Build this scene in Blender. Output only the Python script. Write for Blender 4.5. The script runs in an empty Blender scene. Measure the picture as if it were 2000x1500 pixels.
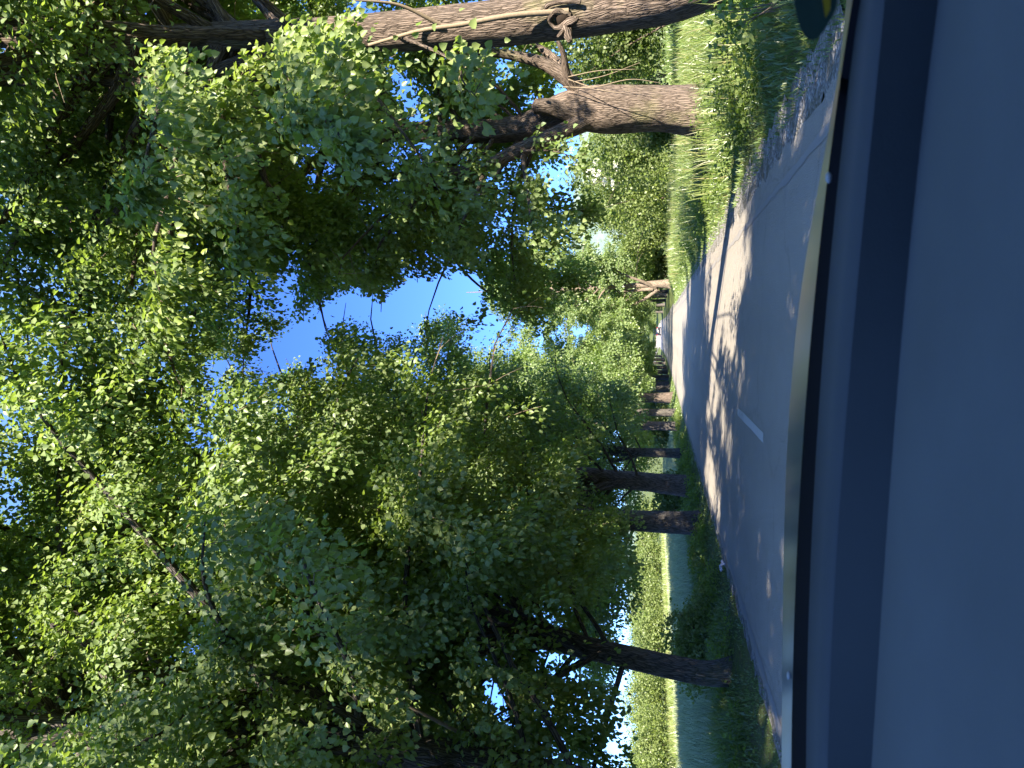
import bpy, bmesh, math, random
import numpy as np
from mathutils import Vector, Matrix, noise as mnoise

rng = np.random.default_rng(11)
random.seed(5)
sc = bpy.context.scene
COL = sc.collection

# ------------------------------------------------------------------ camera
# The photograph is a phone picture taken on its side: picture-left is world-up.
# (U, V) below are coordinates of the picture turned upright (1500 wide, 2000 high).
FPX = 1440.0
VPU, VPV = 855.0, 1287.0                       # where the road direction (+Y) vanishes
EYE = np.array([0.0, 0.0, 1.2])
PITCH = math.atan((VPV - 1000) / FPX)
YAW = math.atan((VPU - 750) / FPX * math.cos(PITCH))
cp, sp, cy, sy = math.cos(PITCH), math.sin(PITCH), math.cos(YAW), math.sin(YAW)
FWD = np.array([-sy * cp, cy * cp, sp])
RGT = np.array([cy, sy, 0.0])
UPV = np.array([sy * sp, -cy * sp, cp])

cam_d = bpy.data.cameras.new('camera')
cam = bpy.data.objects.new('camera', cam_d)
COL.objects.link(cam)
cam_d.sensor_fit = 'HORIZONTAL'
cam_d.sensor_width = 36.0
cam_d.lens = 36.0 * FPX / 2000.0
cam_d.dof.use_dof = True                      # a phone's small lens: only the dashboard goes soft
cam_d.dof.focus_distance = 18.0
cam_d.dof.aperture_fstop = 6.8
cam_d.clip_start = 0.02
cam_d.clip_end = 20000
M = Matrix.Identity(4)
for i in range(3):
    M[i][0], M[i][1], M[i][2], M[i][3] = -UPV[i], RGT[i], -FWD[i], EYE[i]
cam.matrix_world = M
sc.camera = cam


def ray(U, V):
    return FWD + RGT * ((U - 750) / FPX) + UPV * ((1000 - V) / FPX)


def at_y(U, V, y):
    d = ray(U, V)
    return EYE + d * (y / d[1])


def at_z(U, V, z):
    d = ray(U, V)
    return EYE + d * ((z - EYE[2]) / d[2])


def project(P):
    q = P - EYE
    w = q @ FWD
    ws = np.where(np.abs(w) < 1e-6, 1e-6, w)
    return 750 + FPX * (q @ RGT) / ws, 1000 - FPX * (q @ UPV) / ws, w


# ------------------------------------------------------------------ sky, sun, exposure
SUN_EL = math.radians(30)
SUN_TO = np.array([0.46, -0.888])              # horizontal direction towards the sun
sun_az = math.atan2(SUN_TO[0], SUN_TO[1])      # clockwise from +Y
world = bpy.data.worlds.new('World')
sc.world = world
world.use_nodes = True
wn = world.node_tree
wn.nodes.clear()
sky = wn.nodes.new('ShaderNodeTexSky')
sky.sky_type = 'NISHITA'
sky.sun_disc = False
sky.sun_elevation = SUN_EL
sky.sun_rotation = sun_az
sky.air_density = 1.0
sky.dust_density = 0.15
sky.ozone_density = 3.0
bg = wn.nodes.new('ShaderNodeBackground')
bg.inputs['Strength'].default_value = 0.098
wo = wn.nodes.new('ShaderNodeOutputWorld')
sky.altitude = 1200
tint = wn.nodes.new('ShaderNodeMix')
tint.data_type = 'RGBA'
tint.blend_type = 'MULTIPLY'
tint.inputs[0].default_value = 1.0
tint.inputs[7].default_value = (0.68, 0.74, 0.92, 1)   # clear evening blue
wn.links.new(sky.outputs[0], tint.inputs[6])
# clear evening sky: deeper towards the horizon opposite the sun, brighter overhead
wtc = wn.nodes.new('ShaderNodeTexCoord')
wsx = wn.nodes.new('ShaderNodeSeparateXYZ')
wn.links.new(wtc.outputs['Generated'], wsx.inputs[0])
wrp = wn.nodes.new('ShaderNodeValToRGB')
we = wrp.color_ramp.elements
we.new(0.4)
for e_, (p_, c_) in zip(we, ((0.0, (0.23, 0.32, 0.50, 1)), (0.50, (0.24, 0.335, 0.51, 1)), (0.90, (1.50, 1.46, 1.18, 1)))):
    e_.position = p_
    e_.color = c_
wn.links.new(wsx.outputs[2], wrp.inputs[0])
tint2 = wn.nodes.new('ShaderNodeMix')
tint2.data_type = 'RGBA'
tint2.blend_type = 'MULTIPLY'
tint2.inputs[0].default_value = 1.0
wn.links.new(tint.outputs[2], tint2.inputs[6])
wn.links.new(wrp.outputs[0], tint2.inputs[7])
wn.links.new(tint2.outputs[2], bg.inputs[0])
wn.links.new(bg.outputs[0], wo.inputs[0])

sun_d = bpy.data.lights.new('sun', 'SUN')
sun_d.energy = 2.75
sun_d.angle = math.radians(0.5)
sun_d.color = (1.0, 0.88, 0.70)
sun = bpy.data.objects.new('sun', sun_d)
COL.objects.link(sun)
sv = Vector((SUN_TO[0] * math.cos(SUN_EL), SUN_TO[1] * math.cos(SUN_EL), math.sin(SUN_EL)))
sun.rotation_euler = sv.to_track_quat('Z', 'Y').to_euler()
sun.location = (10, -20, 30)

sc.view_settings.view_transform = 'Standard'
sc.view_settings.look = 'None'
sc.view_settings.exposure = 3.2
sc.view_settings.gamma = 1.0
sc.view_settings.use_curve_mapping = False
sc.render.engine = 'CYCLES'
sc.cycles.max_bounces = 12
sc.cycles.diffuse_bounces = 10
sc.cycles.glossy_bounces = 2
sc.cycles.transmission_bounces = 10
sc.cycles.transparent_max_bounces = 8
sc.cycles.use_denoising = True
sc.cycles.caustics_reflective = False
sc.cycles.caustics_refractive = False


# ------------------------------------------------------------------ object helpers
def tag(o, label=None, cat=None, group=None, kind=None):
    if label:
        o['label'] = label
    if cat:
        o['category'] = cat
    if group:
        o['group'] = group
    if kind:
        o['kind'] = kind
    return o


def empty(name, loc, rz=0.0):
    o = bpy.data.objects.new(name, None)
    o.empty_display_size = 0.3
    COL.objects.link(o)
    o.location = loc
    o.rotation_euler = (0, 0, rz)
    return o


def link(name, me, parent=None):
    o = bpy.data.objects.new(name, me)
    COL.objects.link(o)
    if parent is not None:
        o.parent = parent
    return o


def copy_tree(o, parent=None):
    c = o.copy()
    COL.objects.link(c)
    c.parent = parent
    for ch in list(o.children):
        copy_tree(ch, c)
    return c


def np_mesh(name, V, faces, mats, face_attr=None, vec_attr=None, mat_idx=None, smooth=False):
    """faces: list of int arrays (n x k); all go into one mesh."""
    me = bpy.data.meshes.new(name)
    V = np.asarray(V, dtype=np.float32)
    me.vertices.add(len(V))
    me.vertices.foreach_set('co', V.ravel())
    loops = np.concatenate([f.ravel() for f in faces]).astype(np.int32)
    tot = np.concatenate([np.full(len(f), f.shape[1], dtype=np.int32) for f in faces])
    start = np.concatenate([[0], np.cumsum(tot)[:-1]]).astype(np.int32)
    me.loops.add(len(loops))
    me.loops.foreach_set('vertex_index', loops)
    me.polygons.add(len(tot))
    me.polygons.foreach_set('loop_start', start)
    me.polygons.foreach_set('loop_total', tot)
    if mat_idx is not None:
        me.polygons.foreach_set('material_index', np.asarray(mat_idx, dtype=np.int32))
    if smooth:
        me.polygons.foreach_set('use_smooth', np.ones(len(tot), dtype=bool))
    me.update(calc_edges=True)
    if face_attr is not None:
        a = me.attributes.new('tint', 'FLOAT', 'FACE')
        a.data.foreach_set('value', np.asarray(face_attr, dtype=np.float32))
    if vec_attr is not None:
        a = me.attributes.new('bc', 'FLOAT_VECTOR', 'POINT')
        a.data.foreach_set('vector', np.asarray(vec_attr, dtype=np.float32).ravel())
    for m in mats:
        me.materials.append(m)
    return me


def bm_mesh(name, bm, mat, smooth=False):
    me = bpy.data.meshes.new(name)
    bmesh.ops.recalc_face_normals(bm, faces=bm.faces)
    bm.to_mesh(me)
    bm.free()
    me.materials.append(mat)
    if smooth:
        for p in me.polygons:
            p.use_smooth = True
    return me


def unit(a):
    a = np.asarray(a, dtype=float)
    n = np.linalg.norm(a, axis=-1, keepdims=True)
    return a / np.maximum(n, 1e-9)


# ------------------------------------------------------------------ materials
class NT:
    def __init__(self, name):
        self.m = bpy.data.materials.new(name)
        self.m.use_nodes = True
        self.t = self.m.node_tree
        self.t.nodes.clear()
        self.out = self.n('ShaderNodeOutputMaterial')

    def n(self, kind, **kw):
        nd = self.t.nodes.new(kind)
        for k, v in kw.items():
            if hasattr(nd, k):
                setattr(nd, k, v)
            else:
                nd.inputs[k].default_value = v
        return nd

    def l(self, a, b):
        self.t.links.new(a, b)

    def noise(self, vec, scale, detail=4, rough=0.55, dist=0.0):
        nd = self.n('ShaderNodeTexNoise')
        nd.inputs['Scale'].default_value = scale
        nd.inputs['Detail'].default_value = detail
        nd.inputs['Roughness'].default_value = rough
        nd.inputs['Distortion'].default_value = dist
        if vec is not None:
            self.l(vec, nd.inputs['Vector'])
        return nd

    def ramp(self, fac, stops):
        nd = self.n('ShaderNodeValToRGB')
        e = nd.color_ramp.elements
        while len(e) < len(stops):
            e.new(0.5)
        for i, (p, c) in enumerate(stops):
            e[i].position = p
            e[i].color = (*c, 1) if len(c) == 3 else c
        self.l(fac, nd.inputs[0])
        return nd

    def mix(self, fac, a, b, mode='MIX'):
        nd = self.n('ShaderNodeMix', data_type='RGBA', blend_type=mode)
        for v, s in ((fac, nd.inputs[0]), (a, nd.inputs[6]), (b, nd.inputs[7])):
            if isinstance(v, (int, float)):
                s.default_value = v
            elif isinstance(v, tuple):
                s.default_value = (*v, 1)
            else:
                self.l(v, s)
        return nd.outputs[2]

    def mapping(self, vec, scale):
        nd = self.n('ShaderNodeMapping')
        nd.inputs['Scale'].default_value = scale
        self.l(vec, nd.inputs['Vector'])
        return nd.outputs[0]

    def bump(self, h, strength, dist):
        nd = self.n('ShaderNodeBump')
        nd.inputs['Strength'].default_value = strength
        nd.inputs['Distance'].default_value = dist
        self.l(h, nd.inputs['Height'])
        return nd.outputs[0]

    def principled(self, col, rough, normal=None, spec=0.3, **kw):
        nd = self.n('ShaderNodeBsdfPrincipled')
        for k, v in (('Base Color', col), ('Roughness', rough), ('Specular IOR Level', spec)):
            if isinstance(v, tuple):
                nd.inputs[k].default_value = (*v, 1)
            elif isinstance(v, (int, float)):
                nd.inputs[k].default_value = v
            else:
                self.l(v, nd.inputs[k])
        if normal is not None:
            self.l(normal, nd.inputs['Normal'])
        for k, v in kw.items():
            nd.inputs[k].default_value = v
        self.l(nd.outputs[0], self.out.inputs[0])
        return nd


def plain(name, col, rough=0.5, spec=0.4, nscale=40, amount=0.15, **kw):
    """A solid colour broken up by faint procedural mottling."""
    t = NT(name)
    tc = t.n('ShaderNodeTexCoord')
    nz = t.noise(tc.outputs['Object'], nscale, 3)
    dark = tuple(c * (1 - amount) for c in col)
    light = tuple(min(1, c * (1 + amount)) for c in col)
    t.principled(t.ramp(nz.outputs[0], [(0.3, dark), (0.7, light)]).outputs[0], rough, None, spec, **kw)
    return t.m


def leaf_mat(name, stops, under, trans, tfac=0.46, gloss=0.016):
    t = NT(name)
    at = t.n('ShaderNodeAttribute', attribute_name='tint')
    geo = t.n('ShaderNodeNewGeometry')
    col = t.ramp(at.outputs['Fac'], stops).outputs[0]
    back = t.mix(0.5, col, under)
    c2 = t.mix(geo.outputs['Backfacing'], col, back)
    dif = t.n('ShaderNodeBsdfDiffuse')
    t.l(c2, dif.inputs[0])
    tr = t.n('ShaderNodeBsdfTranslucent')
    tcol = t.mix(0.6, col, trans)
    t.l(tcol, tr.inputs[0])
    m1 = t.n('ShaderNodeMixShader')
    m1.inputs[0].default_value = tfac
    t.l(dif.outputs[0], m1.inputs[1])
    t.l(tr.outputs[0], m1.inputs[2])
    gl = t.n('ShaderNodeBsdfGlossy')
    gl.inputs['Roughness'].default_value = 0.38
    gl.inputs['Color'].default_value = (0.9, 0.95, 1.0, 1)
    m2 = t.n('ShaderNodeMixShader')
    m2.inputs[0].default_value = gloss
    t.l(m1.outputs[0], m2.inputs[1])
    t.l(gl.outputs[0], m2.inputs[2])
    t.l(m2.outputs[0], t.out.inputs[0])
    return t.m


LEAF = leaf_mat('linden_leaf', [(0.0, (0.078, 0.130, 0.045)), (0.5, (0.135, 0.215, 0.050)), (1.0, (0.25, 0.32, 0.060))],
                (0.22, 0.27, 0.15), (0.32, 0.46, 0.045))
LEAF_FAR = leaf_mat('far_leaf', [(0.0, (0.065, 0.115, 0.028)), (0.5, (0.12, 0.195, 0.045)), (1.0, (0.21, 0.29, 0.07))],
                    (0.19, 0.24, 0.14), (0.20, 0.32, 0.05))
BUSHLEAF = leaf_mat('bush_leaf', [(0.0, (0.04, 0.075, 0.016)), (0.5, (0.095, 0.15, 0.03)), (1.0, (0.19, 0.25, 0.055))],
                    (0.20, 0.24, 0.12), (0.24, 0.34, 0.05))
WEEDLEAF = leaf_mat('weed_leaf', [(0.0, (0.065, 0.12, 0.024)), (0.5, (0.13, 0.205, 0.038)), (1.0, (0.23, 0.29, 0.055))],
                    (0.17, 0.22, 0.10), (0.26, 0.40, 0.03))
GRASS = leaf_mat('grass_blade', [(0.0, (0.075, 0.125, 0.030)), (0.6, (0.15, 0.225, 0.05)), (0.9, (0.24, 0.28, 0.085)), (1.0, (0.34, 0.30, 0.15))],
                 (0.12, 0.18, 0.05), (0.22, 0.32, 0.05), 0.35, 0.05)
CROP = leaf_mat('crop_blade', [(0.0, (0.19, 0.25, 0.12)), (0.6, (0.33, 0.40, 0.19)), (1.0, (0.46, 0.50, 0.28))],
                (0.13, 0.18, 0.11), (0.18, 0.26, 0.10), 0.3, 0.05)
BLOSSOM = leaf_mat('white_blossom', [(0.0, (0.6, 0.6, 0.5)), (1.0, (0.8, 0.8, 0.72))], (0.7, 0.7, 0.6), (0.7, 0.7, 0.6), 0.3, 0.02)


def bark_mat(name, ridge, mid, furrow, sc_=1.0, bstr=0.9):
    t = NT(name)
    at = t.n('ShaderNodeAttribute', attribute_name='bc')
    v = at.outputs['Vector']
    w = t.noise(v, 3.0, 3)
    wv = t.n('ShaderNodeVectorMath', operation='SCALE')
    t.l(w.outputs['Color'], wv.inputs[0])
    wv.inputs['Scale'].default_value = 0.10
    av = t.n('ShaderNodeVectorMath', operation='ADD')
    t.l(v, av.inputs[0])
    t.l(wv.outputs[0], av.inputs[1])
    mp = t.mapping(av.outputs[0], (30 * sc_, 30 * sc_, 3.6 * sc_))
    vo = t.n('ShaderNodeTexVoronoi', feature='DISTANCE_TO_EDGE')
    vo.inputs['Scale'].default_value = 1.0
    t.l(mp, vo.inputs['Vector'])
    nz = t.noise(mp, 1.6, 6, 0.65)
    big = t.noise(v, 2.2, 4)
    sh = t.ramp(vo.outputs['Distance'], [(0.0, (0, 0, 0)), (0.22, (0.75, 0.75, 0.75)), (0.6, (1, 1, 1))])
    h = t.mix(0.45, sh.outputs[0], nz.outputs['Fac'])
    c = t.ramp(h, [(0.15, furrow), (0.42, mid), (0.72, ridge)]).outputs[0]
    tone = t.ramp(big.outputs[0], [(0.3, (0.72, 0.72, 0.70)), (0.7, (1.12, 1.08, 1.04))]).outputs[0]
    c = t.mix(1.0, c, tone, 'MULTIPLY')
    moss = t.ramp(t.noise(v, 1.1, 5).outputs[0], [(0.58, (0, 0, 0)), (0.72, (0.45, 0.45, 0.45))]).outputs[0]
    c = t.mix(moss, c, (0.12, 0.13, 0.05))
    t.principled(c, 0.9, t.bump(h, bstr, 0.035), 0.15)
    return t.m


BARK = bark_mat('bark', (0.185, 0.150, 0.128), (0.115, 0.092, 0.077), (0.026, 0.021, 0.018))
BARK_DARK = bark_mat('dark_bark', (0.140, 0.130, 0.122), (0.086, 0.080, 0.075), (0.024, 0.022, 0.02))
BARK_SUNLIT = bark_mat('sunlit_bark', (0.30, 0.25, 0.21), (0.20, 0.165, 0.135), (0.055, 0.045, 0.038))  # paler copy of the bark: sunlight on one far trunk put into colour
TWIG = plain('twig_bark', (0.20, 0.16, 0.115), 0.85, 0.15)

# ------------------------------------------------------------------ terrain
AX0, AX1, CLX = -4.15, 1.72, -1.27             # asphalt edges, centre line


def road_dx(y):
    y = np.asarray(y, dtype=float)
    return -np.where(y > 185, (np.maximum(y, 185) - 185) ** 2 * 0.0042, 0.0)


def road_z(y):
    y = np.asarray(y, dtype=float)
    t = np.maximum(y - 110, 0)
    return np.where(t < 160, 0.00018 * t ** 2, 0.00018 * 160 ** 2 + (t - 160) * 0.03)


def smooth(a, b, x):
    t = np.clip((x - a) / (b - a), 0, 1)
    return t * t * (3 - 2 * t)


def ground_z(x, y):
    """Height of the land (without the asphalt sheet, which lies 3 cm above it)."""
    x = np.asarray(x, dtype=float)
    y = np.asarray(y, dtype=float)
    u = x - road_dx(y)
    z = road_z(y) - 0.03
    r = np.maximum(u - 2.2, 0)
    l = np.maximum(-4.3 - u, 0)
    z = z + 0.16 * smooth(0, 2.2, r) - 0.05 * smooth(2.5, 5, r) + 0.010 * np.minimum(r, 30) * smooth(3, 12, r)
    z = z + 0.10 * smooth(0, 1.2, l) - 0.40 * smooth(1.8, 4.0, l) + 0.006 * np.clip(l - 4, 0, 40)
    z = z + smooth(20, 100, y) * 0.35 * smooth(3, 14, l)
    bump = 0.05 * np.sin(x * 1.3 + 0.7 * np.sin(y * 0.8)) * np.sin(y * 0.9 + 1.0) + 0.03 * np.sin(x * 3.1 + y * 2.3)
    z = z + bump * np.clip((np.maximum(r, l)) / 1.0, 0, 1)
    return z


def grid_axis(spec):
    out = []
    for a, b, s in spec:
        out += list(np.arange(a, b, s))
    return np.array(out + [spec[-1][1]])


def sheet(name, xs, ys, mat, zf, smooth_=True):
    X, Y = np.meshgrid(xs, ys)
    Z = zf(X, Y)
    V = np.stack([X, Y, Z], -1).reshape(-1, 3)
    nx, ny = len(xs), len(ys)
    i = (np.arange(ny - 1)[:, None] * nx + np.arange(nx - 1)[None, :]).ravel()
    F = np.stack([i, i + 1, i + nx + 1, i + nx], -1)
    return np_mesh(name, V, [F], [mat], smooth=smooth_)


def soil_mat():
    t = NT('soil_and_turf')
    geo = t.n('ShaderNodeNewGeometry')
    p = geo.outputs['Position']
    n1 = t.noise(p, 0.35, 5)
    n2 = t.noise(p, 6.0, 6, 0.7)
    n3 = t.noise(p, 60.0, 4, 0.7)
    g = t.ramp(n1.outputs[0], [(0.3, (0.055, 0.085, 0.022)), (0.55, (0.10, 0.14, 0.035)), (0.75, (0.17, 0.18, 0.06))]).outputs[0]
    s = t.ramp(n3.outputs[0], [(0.3, (0.05, 0.042, 0.03)), (0.7, (0.13, 0.11, 0.085))]).outputs[0]
    f = t.ramp(n2.outputs[0], [(0.44, (0, 0, 0)), (0.66, (0.8, 0.8, 0.8))]).outputs[0]
    c = t.mix(f, g, s)
    t.principled(c, 0.95, t.bump(n3.outputs[0], 0.8, 0.03), 0.1)
    return t.m


xs = grid_axis([(-1500, -300, 120), (-300, -60, 20), (-60, -12, 2), (-12, 12, 0.4), (12, 60, 2), (60, 300, 20), (300, 1500, 120)])
ys = grid_axis([(-300, -30, 30), (-30, 60, 0.75), (60, 300, 3), (300, 600, 30), (600, 3000, 200)])
tag(link('ground', sheet('ground', xs, ys, soil_mat(), ground_z)), kind='structure')


def asphalt_mat():
    t = NT('asphalt')
    geo = t.n('ShaderNodeNewGeometry')
    p = geo.outputs['Position']
    big = t.noise(t.mapping(p, (0.5, 0.09, 1)), 1.0, 5, 0.6)
    med = t.noise(p, 3.5, 5, 0.65)
    fine = t.noise(p, 90, 3, 0.8)
    vo = t.n('ShaderNodeTexVoronoi')
    vo.inputs['Scale'].default_value = 75
    t.l(p, vo.inputs['Vector'])
    c = t.ramp(big.outputs[0], [(0.3, (0.178, 0.169, 0.161)), (0.7, (0.271, 0.257, 0.244))]).outputs[0]
    c = t.mix(0.35, c, t.ramp(med.outputs[0], [(0.3, (0.132, 0.128, 0.125)), (0.75, (0.317, 0.304, 0.284))]).outputs[0])
    c = t.mix(0.65, c, t.ramp(fine.outputs[0], [(0.32, (0.079, 0.079, 0.079)), (0.5, (0.224, 0.218, 0.209)), (0.68, (0.436, 0.422, 0.396))]).outputs[0])
    # darker, smoother wheel tracks running along the lanes
    sx = t.n('ShaderNodeSeparateXYZ')
    t.l(p, sx.inputs[0])
    mm = t.n('ShaderNodeMath', operation='PINGPONG')
    t.l(sx.outputs[0], mm.inputs[0])
    mm.inputs[1].default_value = 0.75
    tr = t.ramp(mm.outputs[0], [(0.0, (0.88, 0.88, 0.88)), (0.5, (1.05, 1.05, 1.05))]).outputs[0]
    c = t.mix(0.5, c, t.mix(1.0, c, tr, 'MULTIPLY'))
    # cracks
    wv = t.noise(p, 1.2, 4)
    cr = t.n('ShaderNodeTexVoronoi', feature='DISTANCE_TO_EDGE')
    cr.inputs['Scale'].default_value = 0.42
    ad = t.n('ShaderNodeVectorMath', operation='ADD')
    t.l(p, ad.inputs[0])
    t.l(wv.outputs['Color'], ad.inputs[1])
    t.l(ad.outputs[0], cr.inputs['Vector'])
    ck = t.ramp(cr.outputs['Distance'], [(0.0, (0.35, 0.35, 0.35)), (0.012, (1, 1, 1))]).outputs[0]
    c = t.mix(0.25, c, t.mix(1.0, c, ck, 'MULTIPLY'))
    h = t.mix(0.5, fine.outputs[0], vo.outputs['Distance'])
    c = t.mix(1.0, c, (1.18, 1.12, 1.02), 'MULTIPLY')
    t.principled(c, 0.82, t.bump(h, 0.9, 0.014), 0.3)
    return t.m


ASPHALT = asphalt_mat()


def strip(name, x0f, x1f, ys, mat, dz, nx=3, edge=0.0, seed=0):
    """A band that follows the road; edge = raggedness of its two long sides."""
    rr = np.random.default_rng(seed)
    y = np.asarray(ys)
    a = np.full(len(y), x0f) + (rr.normal(0, 1, len(y)) * edge)
    b = np.full(len(y), x1f) + (rr.normal(0, 1, len(y)) * edge)
    t = np.linspace(0, 1, nx)
    X = (a[:, None] * (1 - t) + b[:, None] * t) + road_dx(y)[:, None]
    Y = np.repeat(y[:, None], nx, 1)
    # rotate the cross-section with the bend (small angles)
    Z = np.repeat((road_z(y) + dz)[:, None], nx, 1)
    V = np.stack([X, Y, Z], -1).reshape(-1, 3)
    i = (np.arange(len(y) - 1)[:, None] * nx + np.arange(nx - 1)[None, :]).ravel()
    F = np.stack([i, i + 1, i + nx + 1, i + nx], -1)
    return np_mesh(name, V, [F], [mat], smooth=True)


road_ys = grid_axis([(-25, 40, 0.25), (40, 330, 2)])
# asphalt: a thin slab with a broken edge
tag(link('road', strip('road', AX0, AX1, road_ys, ASPHALT, 0.0, 9, 0.035, 3)), kind='structure')


def gravel_mat():
    t = NT('gravel')
    geo = t.n('ShaderNodeNewGeometry')
    p = geo.outputs['Position']
    vo = t.n('ShaderNodeTexVoronoi')
    vo.inputs['Scale'].default_value = 34
    t.l(p, vo.inputs['Vector'])
    sp_ = t.n('ShaderNodeSeparateColor')
    t.l(vo.outputs['Color'], sp_.inputs[0])
    c = t.ramp(sp_.outputs[0], [(0.0, (0.10, 0.095, 0.085)), (0.5, (0.22, 0.21, 0.20)), (1.0, (0.38, 0.37, 0.36))]).outputs[0]
    n = t.noise(p, 2.5, 5)
    c = t.mix(t.ramp(n.outputs[0], [(0.45, (0, 0, 0)), (0.65, (0.8, 0.8, 0.8))]).outputs[0], c, (0.10, 0.095, 0.06))
    t.principled(c, 0.9, t.bump(vo.outputs['Distance'], 1.0, 0.03), 0.25)
    return t.m


GRAVEL = gravel_mat()
tag(link('gravel_shoulder', strip('gravel_shoulder', 1.60, 2.25, grid_axis([(-10, 60, 0.2), (60, 180, 1)]), GRAVEL, -0.008, 5, 0.07, 8)), kind='structure')
tag(link('gravel_edge', strip('gravel_edge', -4.42, -4.05, grid_axis([(-10, 60, 0.2), (60, 180, 1)]), GRAVEL, -0.010, 4, 0.05, 9)), kind='structure')


def paint_mat(wear):
    t = NT('road_paint')
    geo = t.n('ShaderNodeNewGeometry')
    p = geo.outputs['Position']
    n = t.noise(p, 22, 6, 0.75)
    n2 = t.noise(p, 1.3, 3)
    f = t.mix(0.4, n.outputs[0], n2.outputs[0])
    c = t.ramp(f, [(wear - 0.05, (0.22, 0.21, 0.20)), (wear + 0.05, (0.45, 0.44, 0.425))]).outputs[0]
    t.principled(c, 0.75, None, 0.25)
    return t.m


PAINT = paint_mat(0.44)
FADED = paint_mat(0.64)
dash_y = [8.95 + 8.1 * k for k in range(-1, 22)]
for k, y0 in enumerate(dash_y):
    yy = np.linspace(y0, y0 + 2.9, 8)
    tag(link('centre_line', strip('centre_line', CLX - 0.06, CLX + 0.06, yy, PAINT if k == 1 else FADED, 0.004, 2, 0.004, 50 + k)), kind='structure')
tag(link('edge_line', strip('edge_line', AX0 + 0.10, AX0 + 0.20, road_ys, FADED, 0.004, 2, 0.012, 31)), kind='structure')
tag(link('edge_line', strip('edge_line', AX1 - 0.33, AX1 - 0.25, road_ys, FADED, 0.004, 2, 0.012, 32)), kind='structure')

# far wooded hill; distance haze is put into its grey green
def hill():
    t = NT('hazy_woods')
    geo = t.n('ShaderNodeNewGeometry')
    n = t.noise(geo.outputs['Position'], 0.02, 6, 0.7)
    c = t.ramp(n.outputs[0], [(0.35, (0.10, 0.15, 0.13)), (0.65, (0.17, 0.22, 0.19))]).outputs[0]
    t.principled(c, 0.95, None, 0.05)
    X = np.linspace(-2600, 3400, 90)
    Y = np.linspace(1800, 3600, 24)
    GX, GY = np.meshgrid(X, Y)
    Z = (smooth(1800, 2600, GY) * (1 - smooth(3000, 3600, GY))) * (175 + 90 * np.sin(GX / 620 + 0.6) + 40 * np.sin(GX / 210) + 8 * np.sin(GX / 47) + 6 * np.sin(GY / 60 + GX / 33)) * smooth(-2600, -200, GX)
    Z = Z - 3
    V = np.stack([GX, GY, Z], -1).reshape(-1, 3)
    nx = len(X)
    i = (np.arange(len(Y) - 1)[:, None] * nx + np.arange(nx - 1)[None, :]).ravel()
    tag(link('hill', np_mesh('hill', V, [np.stack([i, i + 1, i + nx + 1, i + nx], -1)], [t.m], smooth=True)), kind='structure')


hill()


# ------------------------------------------------------------------ leaves and tubes
class Leaves:
    """Collects leaves: foot point, axis, normal, length, tint."""
    def __init__(self):
        self.P, self.D, self.N, self.S, self.T = [], [], [], [], []

    def add(self, P, D, N, S, T):
        self.P.append(P); self.D.append(D); self.N.append(N); self.S.append(S); self.T.append(T)

    def arrays(self):
        return [np.concatenate(a) for a in (self.P, self.D, self.N, self.S, self.T)]


def leaf_geometry(P, D, N, S, T, fine=True, width=0.40, fold=0.13):
    D = unit(D)
    N = unit(N - D * np.sum(N * D, -1, keepdims=True))
    B = np.cross(D, N)
    s = S[:, None]
    n = len(P)
    if fine:
        c = [(0, 0, 0), (-width, 0.20, fold), (-width * 0.88, 0.58, fold), (0, 1.0, -0.10), (width * 0.88, 0.58, fold), (width, 0.20, fold)]
        V = np.stack([P + s * (B * a + D * b + N * e) for a, b, e in c], 1).reshape(-1, 3)
        i = np.arange(n)[:, None] * 6
        F = np.concatenate([i + np.array([[0, 1, 2, 3]]), i + np.array([[0, 3, 4, 5]])], 1).reshape(-1, 4)
        return V, F, np.repeat(T, 2)
    c = [(0, 0, 0), (-width, 0.42, fold * 0.6), (0, 1.0, 0), (width, 0.42, fold * 0.6)]
    V = np.stack([P + s * (B * a + D * b + N * e) for a, b, e in c], 1).reshape(-1, 3)
    F = np.arange(n)[:, None] * 4 + np.array([[0, 1, 2, 3]])
    return V, F, T


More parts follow.
